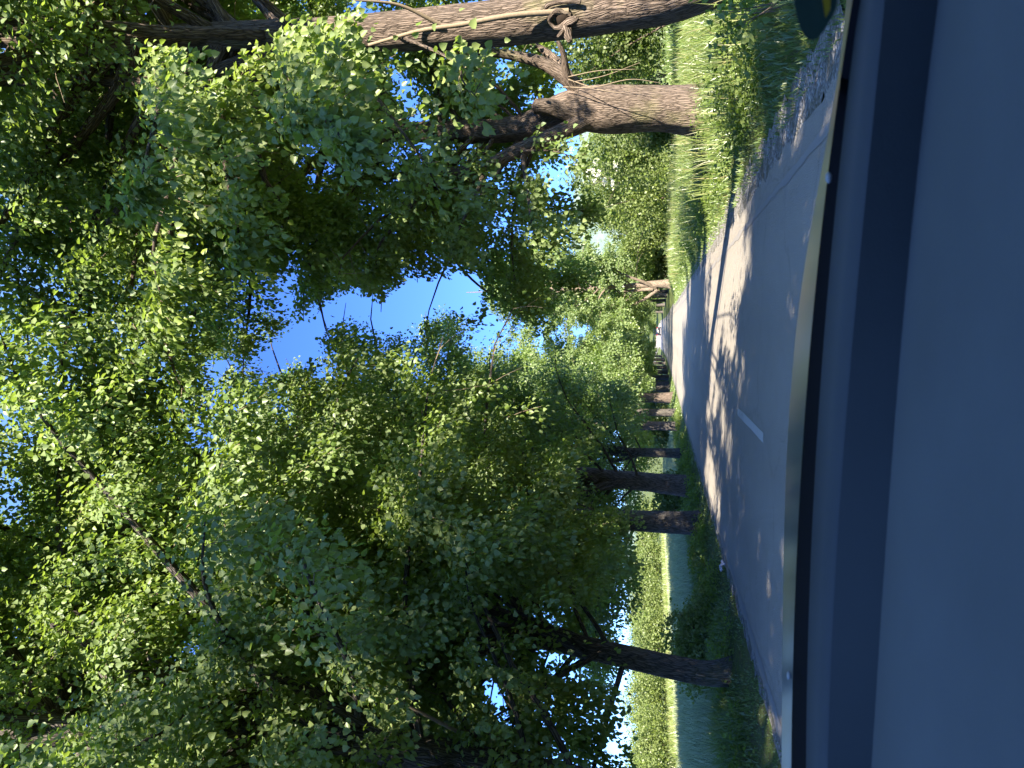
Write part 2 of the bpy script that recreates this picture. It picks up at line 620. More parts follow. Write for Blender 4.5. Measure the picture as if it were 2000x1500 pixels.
class Tubes:
    def __init__(self):
        self.V, self.F, self.A, self.n = [], [], [], 0

    def add(self, pts, rad, seg=8, rough=0.0, seed=0.0, flare=0.0, cap=True):
        pts = np.asarray(pts, dtype=float)
        rad = np.asarray(rad, dtype=float)
        m = len(pts)
        tan = np.gradient(pts, axis=0)
        tan = unit(tan)
        ref = np.array([1.0, 0.0, 0.0]) if abs(tan[0][2]) > 0.5 else np.array([0.0, 0.0, 1.0])
        a = np.zeros((m, 3)); b = np.zeros((m, 3))
        u = ref
        for i in range(m):
            u = u - tan[i] * np.dot(u, tan[i])
            u = u / max(np.linalg.norm(u), 1e-9)
            a[i] = u
            b[i] = np.cross(tan[i], u)
        s = np.concatenate([[0], np.cumsum(np.linalg.norm(np.diff(pts, axis=0), axis=1))])
        th = np.linspace(0, 2 * math.pi, seg, endpoint=False)
        rr = np.repeat(rad[:, None], seg, 1)
        if rough > 0:
            for i in range(m):
                for j in range(seg):
                    q = Vector((math.cos(th[j]) * 1.6 + seed, math.sin(th[j]) * 1.6, s[i] * 0.55))
                    q2 = Vector((math.cos(th[j]) * 5 + seed, math.sin(th[j]) * 5, s[i] * 1.7))
                    rr[i, j] *= 1 + rough * mnoise.noise(q) + rough * 0.45 * mnoise.noise(q2)
        if flare > 0:
            lobes = 1 + 0.28 * np.cos(th * 5 + seed) + 0.2 * np.cos(th * 3 + seed * 2.3)
            rr = rr * (1 + flare * np.exp(-s / 0.32)[:, None] * lobes[None, :])
        ct, st = np.cos(th), np.sin(th)
        ring = pts[:, None, :] + rr[:, :, None] * (a[:, None, :] * ct[None, :, None] + b[:, None, :] * st[None, :, None])
        r0 = max(rad[0], 0.05)
        att = np.stack([np.repeat((ct * r0)[None], m, 0) + seed * 3.1, np.repeat((st * r0)[None], m, 0), np.repeat(s[:, None], seg, 1)], -1)
        i = np.arange(m - 1)[:, None] * seg
        j = np.arange(seg)[None, :]
        k = (j + 1) % seg
        F = np.stack([i + j, i + k, i + seg + k, i + seg + j], -1).reshape(-1, 4) + self.n
        self.V.append(ring.reshape(-1, 3)); self.A.append(att.reshape(-1, 3)); self.F.append(F)
        self.n += m * seg
        if cap:
            self.V.append(pts[-1:] + tan[-1:] * rad[-1] * 0.6); self.A.append(att[-1, :1])
            e = self.n
            base = e - seg
            tri = np.stack([base + np.arange(seg), base + (np.arange(seg) + 1) % seg, np.full(seg, e)], -1)
            self.n += 1
            self.T = getattr(self, 'T', []) + [tri]
        return self

    def mesh(self, name, mat):
        faces = [np.concatenate(self.F)]
        if getattr(self, 'T', None):
            faces.append(np.concatenate(self.T))
        return np_mesh(name, np.concatenate(self.V), faces, [mat], vec_attr=np.concatenate(self.A), smooth=True)


def spline(P, n):
    """Catmull-Rom through control points."""
    P = np.asarray(P, dtype=float)
    Q = np.vstack([2 * P[0] - P[1], P, 2 * P[-1] - P[-2]])
    m = len(P) - 1
    t = np.linspace(0, m - 1e-6, n)
    i = t.astype(int)
    f = (t - i)[:, None]
    p0, p1, p2, p3 = Q[i], Q[i + 1], Q[i + 2], Q[i + 3]
    return 0.5 * ((2 * p1) + (-p0 + p2) * f + (2 * p0 - 5 * p1 + 4 * p2 - p3) * f ** 2 + (-p0 + 3 * p1 - 3 * p2 + p3) * f ** 3)


# ------------------------------------------------------------------ where the canopy is open
def inside(poly, U, V):
    poly = np.asarray(poly, dtype=float)
    c = np.zeros(len(U), dtype=bool)
    j = len(poly) - 1
    for i in range(len(poly)):
        xi, yi = poly[i]; xj, yj = poly[j]
        hit = ((yi > V) != (yj > V)) & (U < (xj - xi) * (V - yi) / (yj - yi + 1e-12) + xi)
        c ^= hit
        j = i
    return c


def ph(pts):                                   # picture coordinates -> upright
    return [(1500 - y, x) for x, y in pts]


GAPS = [ph(p) for p in (
    [(455, 738), (540, 730), (606, 714), (636, 672), (650, 646), (700, 640), (728, 654), (792, 642), (850, 618), (930, 604),
     (948, 566), (934, 520), (880, 512), (842, 544), (812, 528), (782, 550), (750, 582), (700, 552), (648, 560), (620, 582), (586, 620), (540, 650)],
    [(1062, 318), (1108, 322), (1112, 376), (1070, 384)],
    [(956, 408), (1000, 414), (996, 450), (962, 452)],
    [(585, 330), (640, 330), (635, 352), (590, 356)],
    [(905, 262), (940, 258), (942, 300), (910, 296)],
    [(925, 1322), (968, 1312), (1000, 1380), (1010, 1432), (960, 1410), (938, 1360)],
    [(1172, 1440), (1222, 1452), (1218, 1496), (1186, 1490)],
    [(392, 695), (455, 684), (470, 712), (440, 736), (398, 738)],
    [(205, 620), (225, 620), (225, 655), (205, 655)],
)]
LOWER_U = [-400, 0, 100, 250, 330, 400, 470, 540, 600, 660, 720, 760, 850, 900, 940, 1000, 1050, 1150, 1250, 1300, 1400, 1500, 1900]
LOWER_V = [1230, 1235, 1245, 1240, 1255, 1275, 1285, 1272, 1266, 1264, 1266, 1270, 1264, 1246, 1215, 1195, 1190, 1165, 1130, 1085, 1060, 1090, 1090]


SUNV = np.array([SUN_TO[0] * math.cos(SUN_EL), SUN_TO[1] * math.cos(SUN_EL), math.sin(SUN_EL)])
# (centre, half sizes, share kept): places the evening sun reaches; crowns are thin on the way to them
SUNLIT = [((-1.0, 18.8, 0.0), (3.0, 4.6, 0.1), 0.03), ((4.75, 16.0, 1.6), (0.9, 0.7, 2.2), 0.04), ((4.6, 9.6, 4.0), (0.7, 0.6, 3.2), 0.3),
          ((5.0, 13.0, 0.4), (2.2, 6.0, 0.4), 0.25), ((-5.5, 26.3, 2.0), (0.6, 0.5, 2.0), 0.35), ((-5.2, 29, 0.3), (0.9, 6.0, 0.3), 0.2)]


def sun_keep(P, rs):
    keep = np.ones(len(P), dtype=bool)
    rnd = rs.random(len(P))
    for c, hs, share in SUNLIT:
        c = np.array(c); hs = np.array(hs)
        # does the sunbeam through the leaf enter the box further down?
        lo, hi = np.full(len(P), 0.6), np.full(len(P), 1e9)
        for a in range(3):
            t0 = (P[:, a] - (c[a] - hs[a])) / SUNV[a]
            t1 = (P[:, a] - (c[a] + hs[a])) / SUNV[a]
            lo = np.maximum(lo, np.minimum(t0, t1)); hi = np.minimum(hi, np.maximum(t0, t1))
        wob = 0.5 + 0.5 * np.sin(P[:, 0] * 2.1 + P[:, 2] * 1.3) * np.sin(P[:, 1] * 1.7 - P[:, 2] * 1.9)
        keep &= ~((lo < hi) & (P[:, 2] < 8.0) & (rnd > share + 0.35 * (wob > 0.8)))
    return keep


# bare stems that show: (upright outline, depth of the stem, share of the leaves kept in front of it)
STEMS = [([(150, 1262), (200, 930), (300, 930), (345, 960), (275, 1262)], 11.6, 0.10), ([(-60, 1110), (-30, 720), (95, 720), (40, 1110)], 8.4, 0.15),
         ([(515, 1260), (500, 1120), (590, 1120), (600, 1260)], 26.0, 0.15), ([(455, 1280), (455, 1225), (515, 1225), (515, 1280)], 21.0, 0.2),
         ([(1405, 980), (1400, 700), (1475, 700), (1500, 980)], 9.4, 0.35), ([(1180, 1130), (1170, 960), (1240, 960), (1420, 960), (1420, 1130)], 15.4, 0.3),
         ([(20, 530), (20, 440), (95, 440), (95, 530)], 8.6, 0.4), ([(1315, 420), (1315, 200), (1365, 200), (1395, 500), (1340, 420)], 9.3, 0.5)]


def stem_keep(P, U, V, w):
    keep = np.ones(len(P), dtype=bool)
    h = np.abs(np.modf(np.sin(P[:, 0] * 127.1 + P[:, 1] * 311.7 + P[:, 2] * 74.7) * 4375.85)[0])
    for poly, dep, share in STEMS:
        keep &= ~(inside(poly, U, V) & (w > 0.5) & (w < dep) & (h > share))
    return keep


def canopy_keep(P):
    """Leaves below the trimmed underside of the avenue, or in its openings, are left out."""
    U, V, w = project(P)
    front = w > 0.5
    wob = 9 * np.sin(U * 0.11 + V * 0.05) + 7 * np.sin(V * 0.17 - U * 0.07)
    low = V > np.interp(U, LOWER_U, LOWER_V) + wob + rng.normal(0, 6, len(U))
    gap = np.zeros(len(U), dtype=bool)
    rag = 10 * np.sin(P[:, 0] * 4.1 + P[:, 2] * 3.3) + 8 * np.sin(P[:, 1] * 5.2 - P[:, 2] * 4.7 + 1.0) + rng.normal(0, 7, len(U))
    rag2 = 9 * np.sin(P[:, 1] * 4.6 + P[:, 0] * 5.1 + 2.0) + rng.normal(0, 5, len(U))
    for g in GAPS:
        gap |= inside(g, U + rag, V + rag2)
    inframe = (U > -500) & (U < 2000) & (V > -300) & (V < 2200)
    return stem_keep(P, U, V, w) & ~(front & inframe & (low | gap)) & (P[:, 2] > 1.6) & ~((np.abs(P[:, 0] + 0.3) < 1.6) & (P[:, 1] < 4.2) & (P[:, 1] > -4) & (P[:, 2] < 4.0))


# ------------------------------------------------------------------ tree builder
def leafy_twig(L, pts, n, size, spread, tint0, rs):
    """n leaves along a twig polyline."""
    m = len(pts)
    t = rs.random(n) ** 0.85 * (m - 1.001)
    i = t.astype(int)
    f = (t - i)[:, None]
    base = pts[i] * (1 - f) + pts[i + 1] * f
    ax = unit(pts[i + 1] - pts[i])
    off = rs.normal(0, spread, (n, 3))
    P = base + off
    out = unit(off + ax * 0.4 * spread)
    D = unit(out * 0.7 + np.array([0, 0, -0.75]) + rs.normal(0, 0.45, (n, 3)) + ax * 0.3)
    rad = P * [1, 1, 0]
    N = unit(rs.normal(0, 0.5, (n, 3)) + np.array([0, 0, 0.55]) + out * 0.35 + unit(rad) * 0.55)
    S = size * rs.uniform(0.65, 1.25, n)
    T = np.clip(tint0 + rs.normal(0, 0.16, n), 0, 1)
    L.add(P, D, N, S, T)


def bough(L, W, pts, rs, leaf, per_m, sub_step=0.42, sub_len=(0.6, 1.5), start=0.22, droop=0.5, spread=0.10, tint=0.5, twig_r=0.008):
    """Side twigs with leaves along a limb; W (Tubes) gets the twigs when given."""
    pts = np.asarray(pts)
    seg = np.linalg.norm(np.diff(pts, axis=0), axis=1)
    s = np.concatenate([[0], np.cumsum(seg)])
    tot = s[-1]
    pos = start * tot
    side = rs.random() * 6.28
    while pos < tot * 1.001:
        k = min(np.searchsorted(s, pos, 'right') - 1, len(seg) - 1)
        f = (pos - s[k]) / max(seg[k], 1e-6)
        p = pts[k] * (1 - f) + pts[k + 1] * f
        ax = unit(pts[k + 1] - pts[k])
        side += 2.4 + rs.normal(0, 0.4)
        ref = np.array([0, 0, 1.0])
        a = unit(np.cross(ax, ref) + 1e-6)
        b = np.cross(a, ax)
        d = unit(ax * rs.uniform(0.3, 0.9) + a * math.cos(side) + b * math.sin(side) * 0.65 + np.array([0, 0, -0.15]))
        ln = rs.uniform(*sub_len) * (1.15 - 0.45 * pos / tot)
        n = 5
        q = [p]
        dd = d.copy()
        for _ in range(n - 1):
            dd = unit(dd + np.array([0, 0, -droop * 0.30]) + rs.normal(0, 0.12, 3))
            q.append(q[-1] + dd * ln / (n - 1))
        q = np.array(q)
        leafy_twig(L, q, max(6, int(per_m * ln)), leaf, spread, tint + rs.normal(0, 0.10), rs)
        if W is not None:
            W.add(q, np.linspace(twig_r, 0.002, n), 3, cap=False)
        pos += sub_step * rs.uniform(0.7, 1.3)
    # the limb's own end
    leafy_twig(L, pts[-3:], int(per_m * 0.8), leaf, spread, tint, rs)


def grow_limb(p0, az, el, length, rs, n=9, lift=0.10, droop=0.28):
    d = np.array([math.cos(az) * math.cos(el), math.sin(az) * math.cos(el), math.sin(el)])
    q = [np.asarray(p0, dtype=float)]
    for i in range(n - 1):
        t = i / (n - 1)
        d = unit(d + np.array([0, 0, lift * (1 - t) - droop * t]) + rs.normal(0, 0.10, 3))
        q.append(q[-1] + d * length / (n - 1))
    return np.array(q)


def stem_at(stem, z):
    zz = stem[:, 2]
    return np.array([np.interp(z, zz, stem[:, 0]), np.interp(z, zz, stem[:, 1]), z])


def profile(h, bot, top, R):
    """Crown radius at height h."""
    t = (h - bot) / (top - bot)
    return R * (0.62 + 0.55 * math.sin(math.pi * min(1, max(0, t * 0.95 + 0.08)))) * (1 - 0.75 * max(0, t - 0.55) / 0.45)


def build_tree(name, base, stem_pts, stem_r, label, cat='tree', group='trees lining the road', seed=1, bot=4.0, top=18.5, R=4.6,
               n_limbs=46, leaf=0.10, per_m=95, sub_step=0.42, sub_len=(0.6, 1.7), spread=0.15, fine=True, twigs=True,
               mat=None, bark=None, extra=(), seg=20, flare=0.5, limb_parts=0, cull=True, az_bias=None, tint=0.45, rough=0.09, thin=1.0):
    """base: world point; stem_pts: points relative to the base; extra: (points, r0, r1, leafy start or None, options) in world space."""
    rs = np.random.default_rng(seed)
    mat = mat or LEAF
    bark = bark or BARK
    base = np.asarray(base, dtype=float)
    root = empty(name, base)
    tag(root, label, cat, group)
    sp_ = spline(stem_pts, 40)
    rad = np.interp(np.linspace(0, 1, 40), np.linspace(0, 1, len(stem_r)), stem_r)
    T = Tubes()
    T.add(sp_, rad, seg, rough, seed * 0.37, flare)
    L = Leaves()
    W = Tubes() if twigs else None
    made = 0
    B = T
    ga = rs.random() * 6.28
    k = -1
    while made < n_limbs and k < n_limbs * 2.2:
        k += 1
        h = bot + (top - bot) * ((k % n_limbs + rs.random()) / n_limbs) ** 1.05
        zz = min(h * rs.uniform(0.80, 0.94), sp_[-1, 2])
        p0 = stem_at(sp_, zz)
        ga += 2.399 + rs.normal(0, 0.35)
        az = ga
        if az_bias is not None and rs.random() < az_bias[1]:
            az = az_bias[0] + rs.normal(0, 0.8)
        ln = profile(h, bot, top, R) * rs.uniform(0.72, 1.15)
        el = math.radians(rs.uniform(5, 40) + 30 * max(0, (h - bot) / (top - bot) - 0.5))
        q = grow_limb(p0, az, el, ln, rs)
        if cull and np.mean(canopy_keep(q[3:] + base) & sun_keep(q[3:] + base, rs)) < 0.6:
            continue
        thin_low = 0.6 if h < 6.5 else 1.0
        r0 = thin_low * min(0.028 + 0.012 * ln, np.interp(zz, sp_[:, 2], rad) * 0.75)
        if made < limb_parts:
            t1 = Tubes()
            t1.add(q, np.linspace(r0, 0.008, len(q)), 7, 0.06, k * 0.7, cap=True)
            link('limb', t1.mesh('limb', bark), root)
        else:
            B.add(q, np.linspace(r0, 0.008, len(q)), 5, cap=False)
        made += 1
        bough(L, W, q, rs, leaf, per_m, sub_step, sub_len, 0.25, 0.5, spread, tint + 0.10 * (h - bot) / (top - bot))
    own = sum(len(p) for p in L.P)
    for pts, r0, r1, leafy, opt in extra:
        q = spline(np.asarray(pts) - base, max(8, len(pts) * 5))
        t1 = Tubes()
        t1.add(q, np.linspace(r0, r1, len(q)), 14 if r0 > 0.06 else 7, 0.08, r0 * 40, cap=True)
        link('limb', t1.mesh('limb', opt.get('bark', bark)), root)
        if leafy is not None:
            bough(L, W, q, rs, opt.get('leaf', leaf), opt.get('per_m', per_m), opt.get('step', sub_step), opt.get('sub', sub_len), leafy, opt.get('droop', 0.5), opt.get('spread', spread), opt.get('tint', tint))
    link('trunk', T.mesh('trunk', bark), root)
    P, D, N, S, Tn = L.arrays()
    if cull:
        keep = canopy_keep(P + base) & (sun_keep(P + base, rs) | (np.arange(len(P)) >= own))
        if thin < 1:
            keep &= rs.random(len(P)) < thin
        P, D, N, S, Tn = P[keep], D[keep], N[keep], S[keep], Tn[keep]
    V, F, fa = leaf_geometry(P, D, N, S, Tn, fine)
    mats = [mat]
    if W is not None and W.n:
        wv = np.concatenate(W.V)
        wf = np.concatenate(W.F)
        if cull:
            ok = canopy_keep(wv[wf].mean(1) + base)
            wf = wf[ok]
        mi = np.concatenate([np.zeros(len(F)), np.ones(len(wf))])
        fa = np.concatenate([fa, np.full(len(wf), 0.5)])
        F2 = wf + len(V)
        V = np.vstack([V, wv])
        me = np_mesh('crown', V, [F, F2], [mat, TWIG], face_attr=fa, mat_idx=mi)
    else:
        me = np_mesh('crown', V, [F], mats, face_attr=fa)
    link('crown', me, root)
    print(name, 'leaves', len(P))
    return root


def gz(x, y):
    return float(ground_z(np.array(x), np.array(y)))


def W3(*uvy):
    return [at_y(u, v, y) for u, v, y in uvy]


LINDEN = 'trees lining the road'

# ---- right row ----------------------------------------------------------------
bx, by = 4.55, 9.6
b = np.array([bx, by, gz(bx, by) - 0.1])
st = np.array(W3((1520, 1330, 9.6), (1490, 1200, 9.6), (1458, 1000, 9.6), (1440, 800, 9.6), (1432, 600, 9.6), (1428, 400, 9.5), (1424, 150, 9.4), (1420, -120, 9.3))) - b
st = np.vstack([[0, 0, 0], st, st[-1] + [0.1, 0.2, 4.5], st[-1] + [0.0, 0.3, 7.5]])
R1 = build_tree('linden_tree', b, st, [0.36, 0.33, 0.31, 0.28, 0.25, 0.21, 0.18, 0.15, 0.11, 0.06, 0.03],
    'nearest right roadside tree, pale lit trunk with a knot scar, at the frame edge', group=LINDEN, seed=21, bot=4.8, R=5.6, n_limbs=80, leaf=0.086, per_m=230, limb_parts=8, seg=40,
    extra=[
        (W3((1478, 1110, 9.3), (1470, 1000, 9.15), (1452, 900, 9.1), (1440, 820, 9.1), (1412, 720, 9.2)), 0.040, 0.02, None, {'bark': TWIG}),
        (W3((1428, 640, 9.6), (1396, 530, 9.55), (1340, 345, 9.5), (1344, 150, 9.4), (1335, -80, 9.3)), 0.15, 0.05, 0.6, {}),
        (W3((1426, 420, 9.5), (1350, 250, 10.5), (1250, 150, 11.0), (1150, 100, 11.2)), 0.06, 0.01, 0.2, {'per_m': 230, 'sub': (0.5, 1.2)}),
        (W3((1425, 320, 9.5), (1400, 150, 10.5), (1330, 30, 11.3)), 0.06, 0.01, 0.2, {'per_m': 230, 'sub': (0.5, 1.2)}),
        (W3((1428, 520, 9.5), (1320, 370, 10.8), (1200, 260, 11.8), (1120, 250, 12.2)), 0.06, 0.01, 0.2, {'per_m': 230, 'sub': (0.5, 1.2)}),
        (W3((1424, 300, 9.5), (1455, 200, 8.2), (1440, 120, 7.4)), 0.04, 0.01, 0.3, {'per_m': 200, 'sub': (0.4, 1.0)}),
        (W3((1425, 260, 9.4), (1220, 80, 9.2), (1020, 30, 9.2), (880, 50, 9.4)), 0.06, 0.01, 0.25, {'per_m': 220, 'sub': (0.6, 1.4), 'step': 0.32}),
        (W3((1452, 860, 9.3), (1490, 780, 9.0), (1500, 690, 8.7)), 0.03, 0.012, None, {'bark': TWIG}),
        (W3((1425, 640, 9.6), (1380, 640, 7.6), (1310, 625, 6.2), (1240, 660, 5.5), (1215, 700, 5.4)), 0.035, 0.006, 0.30, {'per_m': 250, 'spread': 0.085, 'sub': (0.35, 0.8), 'tint': 0.78, 'droop': 1.0, 'leaf': 0.078, 'step': 0.22}),
        (W3((1420, 600, 9.6), (1400, 560, 7.6), (1330, 560, 6.4), (1260, 570, 5.9)), 0.035, 0.006, 0.35, {'per_m': 250, 'spread': 0.085, 'sub': (0.35, 0.8), 'tint': 0.78, 'droop': 1.0, 'leaf': 0.078, 'step': 0.25}),
        (W3((1438, 760, 9.6), (1385, 880, 8.0), (1340, 905, 7.0), (1300, 940, 6.6)), 0.022, 0.004, 0.55, {'per_m': 120, 'sub': (0.3, 0.6), 'tint': 0.75, 'droop': 0.8, 'leaf': 0.088, 'step': 0.25}),
        (W3((1345, 300, 9.5), (1330, 310, 7.5), (1290, 310, 6.2), (1190, 285, 5.6), (1100, 270, 5.4)), 0.04, 0.006, 0.30, {'per_m': 240, 'spread': 0.085, 'sub': (0.35, 0.8), 'tint': 0.76, 'droop': 1.0, 'step': 0.26, 'leaf': 0.078}),
        (W3((1345, 350, 9.5), (1250, 350, 7.5), (1130, 330, 6.6), (1010, 300, 6.6), (900, 320, 7.0)), 0.05, 0.006, 0.35, {'per_m': 240, 'spread': 0.085, 'sub': (0.35, 0.8), 'tint': 0.76, 'droop': 1.0, 'step': 0.26, 'leaf': 0.078}),
        (W3((1390, 520, 9.6), (1290, 440, 7.8), (1180, 440, 6.9), (1080, 460, 6.6), (1010, 470, 6.6)), 0.05, 0.006, 0.35, {'per_m': 240, 'spread': 0.085, 'sub': (0.35, 0.8), 'tint': 0.76, 'droop': 1.0, 'step': 0.26, 'leaf': 0.078}),
        (W3((1425, 640, 9.7), (1330, 720, 8.6), (1250, 780, 8.0), (1180, 830, 7.8), (1120, 860, 7.8)), 0.035, 0.005, 0.35, {'per_m': 110, 'sub': (0.4, 0.8), 'tint': 0.5, 'droop': 0.7, 'step': 0.33}),
    ])
# knot scar on the trunk of R1
kt = Tubes()
c0 = at_y(1462, 1098, 9.24) - b
ring = [c0 + np.array([(0.085 + 0.02 * math.sin(3 * t)) * math.cos(t) + 0.02, -0.03 * math.sin(2 * t), 0.17 * math.sin(t)]) for t in np.linspace(-0.6, 4.6, 16)]
ring = [q + np.array([0, 0.045, 0]) for q in ring]
kt.add(ring, 0.034 + 0.014 * np.sin(np.linspace(0, 9, 16)), 10, 0.6, 3.3)
ring = [c0 + np.array([0.16 + 0.05 * math.cos(t), 0.0, -0.02 + 0.22 * math.sin(t)]) for t in np.linspace(-1.2, 1.8, 10)]
kt.add(ring, np.full(10, 0.03), 8, 0.25, 5.3)
q = c0 + np.array([-0.12, 0.06, -0.05])
kt.add([q, q + [-0.09, -0.06, -0.02], q + [-0.16, -0.10, -0.05]], [0.07, 0.05, 0.035], 10, 0.5, 7.7)
kt.add([q + [0, 0, 0.02], q + [-0.05, -0.09, 0.05], q + [-0.10, -0.11, 0.10]], [0.045, 0.032, 0.02], 9, 0.5, 9.1)
link('knot', kt.mesh('knot', BARK), R1)
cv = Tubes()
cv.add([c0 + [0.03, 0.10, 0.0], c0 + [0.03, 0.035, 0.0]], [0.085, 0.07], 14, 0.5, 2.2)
link('hollow', cv.mesh('hollow', plain('hollow_shade', (0.02, 0.015, 0.012), 0.95, 0.05)), R1)  # solid dark plug: the cavity's shade is put into its colour

bx, by = float(at_y(1290, 1392, 16.0)[0]), 16.0
b = np.array([bx, by, gz(bx, by) - 0.1])
fk = at_y(1284, 1110, 16.0) - b
st = np.array([[0, 0, 0], [0.0, 0, 0.5], list(at_y(1288, 1290, 16.0) - b), list(at_y(1285, 1190, 16.0) - b), fk, fk + [-0.25, 0.2, 1.2], fk + [-0.15, 0.3, 3.5], fk + [0.1, 0.2, 7.0], fk + [0.0, 0.0, 13.5]])
R2 = build_tree('linden_tree', b, st, [0.50, 0.47, 0.46, 0.50, 0.40, 0.26, 0.22, 0.15, 0.03],
    'thick pale trunk on the right verge forking low into several limbs', group=LINDEN, seed=34, bot=3.8, R=5.8, n_limbs=80, leaf=0.100, per_m=220, limb_parts=8, seg=48, rough=0.12,
    extra=[
        (W3((1290, 1150, 16.0), (1330, 1125, 15.9), (1372, 1070, 15.8), (1390, 1010, 15.7), (1400, 930, 15.6), (1395, 830, 15.6)), 0.20, 0.05, 0.75, {}),
        (W3((1310, 1140, 15.9), (1345, 1110, 15.6), (1395, 1100, 15.3), (1430, 1085, 15.1)), 0.12, 0.03, None, {}),
        (W3((1318, 1130, 15.9), (1372, 1095, 16.2), (1405, 1055, 16.4), (1440, 990, 16.5)), 0.13, 0.05, 0.8, {}),
        (W3((1275, 1120, 15.8), (1290, 1075, 15.6), (1292, 1045, 15.5)), 0.20, 0.15, None, {}),
        (W3((1268, 1155, 15.9), (1238, 1090, 15.6), (1205, 1010, 15.4), (1172, 935, 15.2), (1162, 850, 15.0), (1150, 700, 14.8)), 0.21, 0.06, 0.5, {}),
        (W3((1160, 850, 15.0), (1080, 850, 17.0), (990, 890, 19.0), (925, 960, 20.0), (895, 1050, 20.5)), 0.07, 0.01, 0.3, {'per_m': 190, 'tint': 0.7, 'sub': (0.6, 1.4), 'step': 0.3}),
        (W3((1150, 800, 15.0), (1060, 860, 18.0), (985, 960, 20.0), (940, 1040, 21.0), (960, 1120, 21.0)), 0.07, 0.01, 0.3, {'per_m': 190, 'tint': 0.65, 'sub': (0.6, 1.4), 'step': 0.3}),
        (W3((1160, 880, 15.0), (1120, 1000, 16.0), (1095, 1090, 17.0), (1085, 1150, 17.5)), 0.04, 0.008, 0.25, {'per_m': 200, 'sub': (0.4, 1.0), 'step': 0.28}),
        (W3((1205, 1010, 15.2), (1205, 1080, 14.6), (1185, 1140, 14.2)), 0.025, 0.006, 0.2, {'per_m': 180, 'sub': (0.3, 0.7), 'step': 0.25}),
        (W3((1180, 950, 15.3), (1120, 930, 14.4), (1060, 900, 13.8), (1000, 880, 13.5)), 0.06, 0.01, 0.35, {'sub': (0.5, 1.2)}),
        (W3((1200, 1020, 15.4), (1130, 1030, 14.4), (1060, 1040, 13.8), (1010, 1060, 13.4)), 0.05, 0.01, 0.35, {'sub': (0.5, 1.2)}),
        (W3((1165, 850, 15.0), (1080, 790, 13.8), (1020, 740, 13.3), (975, 735, 13.1)), 0.06, 0.01, 0.3, {'sub': (0.6, 1.3)}),
        (W3((1150, 700, 14.8), (1060, 640, 13.6), (1000, 600, 13.2), (965, 620, 13.0)), 0.06, 0.01, 0.3, {'sub': (0.6, 1.3)}),
        (W3((1330, 1100, 15.5), (1330, 1160, 15.0), (1345, 1230, 14.6), (1338, 1290, 14.5)), 0.012, 0.003, None, {'bark': TWIG}),
        (W3((1340, 1120, 15.5), (1352, 1180, 15.1), (1378, 1250, 14.8)), 0.010, 0.003, None, {'bark': TWIG}),
        (W3((1350, 1110, 15.5), (1362, 1170, 15.1), (1365, 1240, 14.8)), 0.010, 0.003, None, {'bark': TWIG}),
        (W3((1345, 1110, 15.4), (1325, 1170, 15.0), (1318, 1215, 14.8)), 0.010, 0.003, None, {'bark': TWIG}),
    ])

# ---- left row -----------------------------------------------------------------
bx, by = -5.85, 8.6
b = np.array([bx, by, gz(bx, by) - 0.1])
st = np.array(W3((-105, 1330, 8.6), (-50, 1150, 8.6), (-12, 1000, 8.6), (22, 850, 8.6), (55, 700, 8.7), (75, 560, 8.8), (75, 380, 8.9), (60, 150, 9.0), (90, -60, 9.1))) - b
st = np.vstack([[0, 0, 0], st, st[-1] + [0.1, 0.2, 4.5], st[-1] + [0.0, 0.2, 8.0]])
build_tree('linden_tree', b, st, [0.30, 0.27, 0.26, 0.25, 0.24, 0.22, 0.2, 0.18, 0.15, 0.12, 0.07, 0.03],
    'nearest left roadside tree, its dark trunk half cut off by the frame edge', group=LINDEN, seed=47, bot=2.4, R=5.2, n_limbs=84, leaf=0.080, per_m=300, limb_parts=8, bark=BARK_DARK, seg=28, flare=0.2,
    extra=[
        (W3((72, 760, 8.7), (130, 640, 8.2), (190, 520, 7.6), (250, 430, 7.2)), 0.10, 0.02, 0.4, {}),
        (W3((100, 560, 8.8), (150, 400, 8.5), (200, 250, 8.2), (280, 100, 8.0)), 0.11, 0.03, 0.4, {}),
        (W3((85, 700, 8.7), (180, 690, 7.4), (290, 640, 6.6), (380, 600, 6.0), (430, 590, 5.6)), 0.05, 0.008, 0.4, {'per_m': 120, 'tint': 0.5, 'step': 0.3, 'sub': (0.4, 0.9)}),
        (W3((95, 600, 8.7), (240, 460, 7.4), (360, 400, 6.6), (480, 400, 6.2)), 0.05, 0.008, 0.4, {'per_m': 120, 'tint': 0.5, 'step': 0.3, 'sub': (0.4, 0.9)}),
        (W3((68, 900, 8.5), (120, 800, 8.0), (160, 740, 7.7), (150, 690, 7.6)), 0.025, 0.008, None, {'bark': TWIG}),
    ])

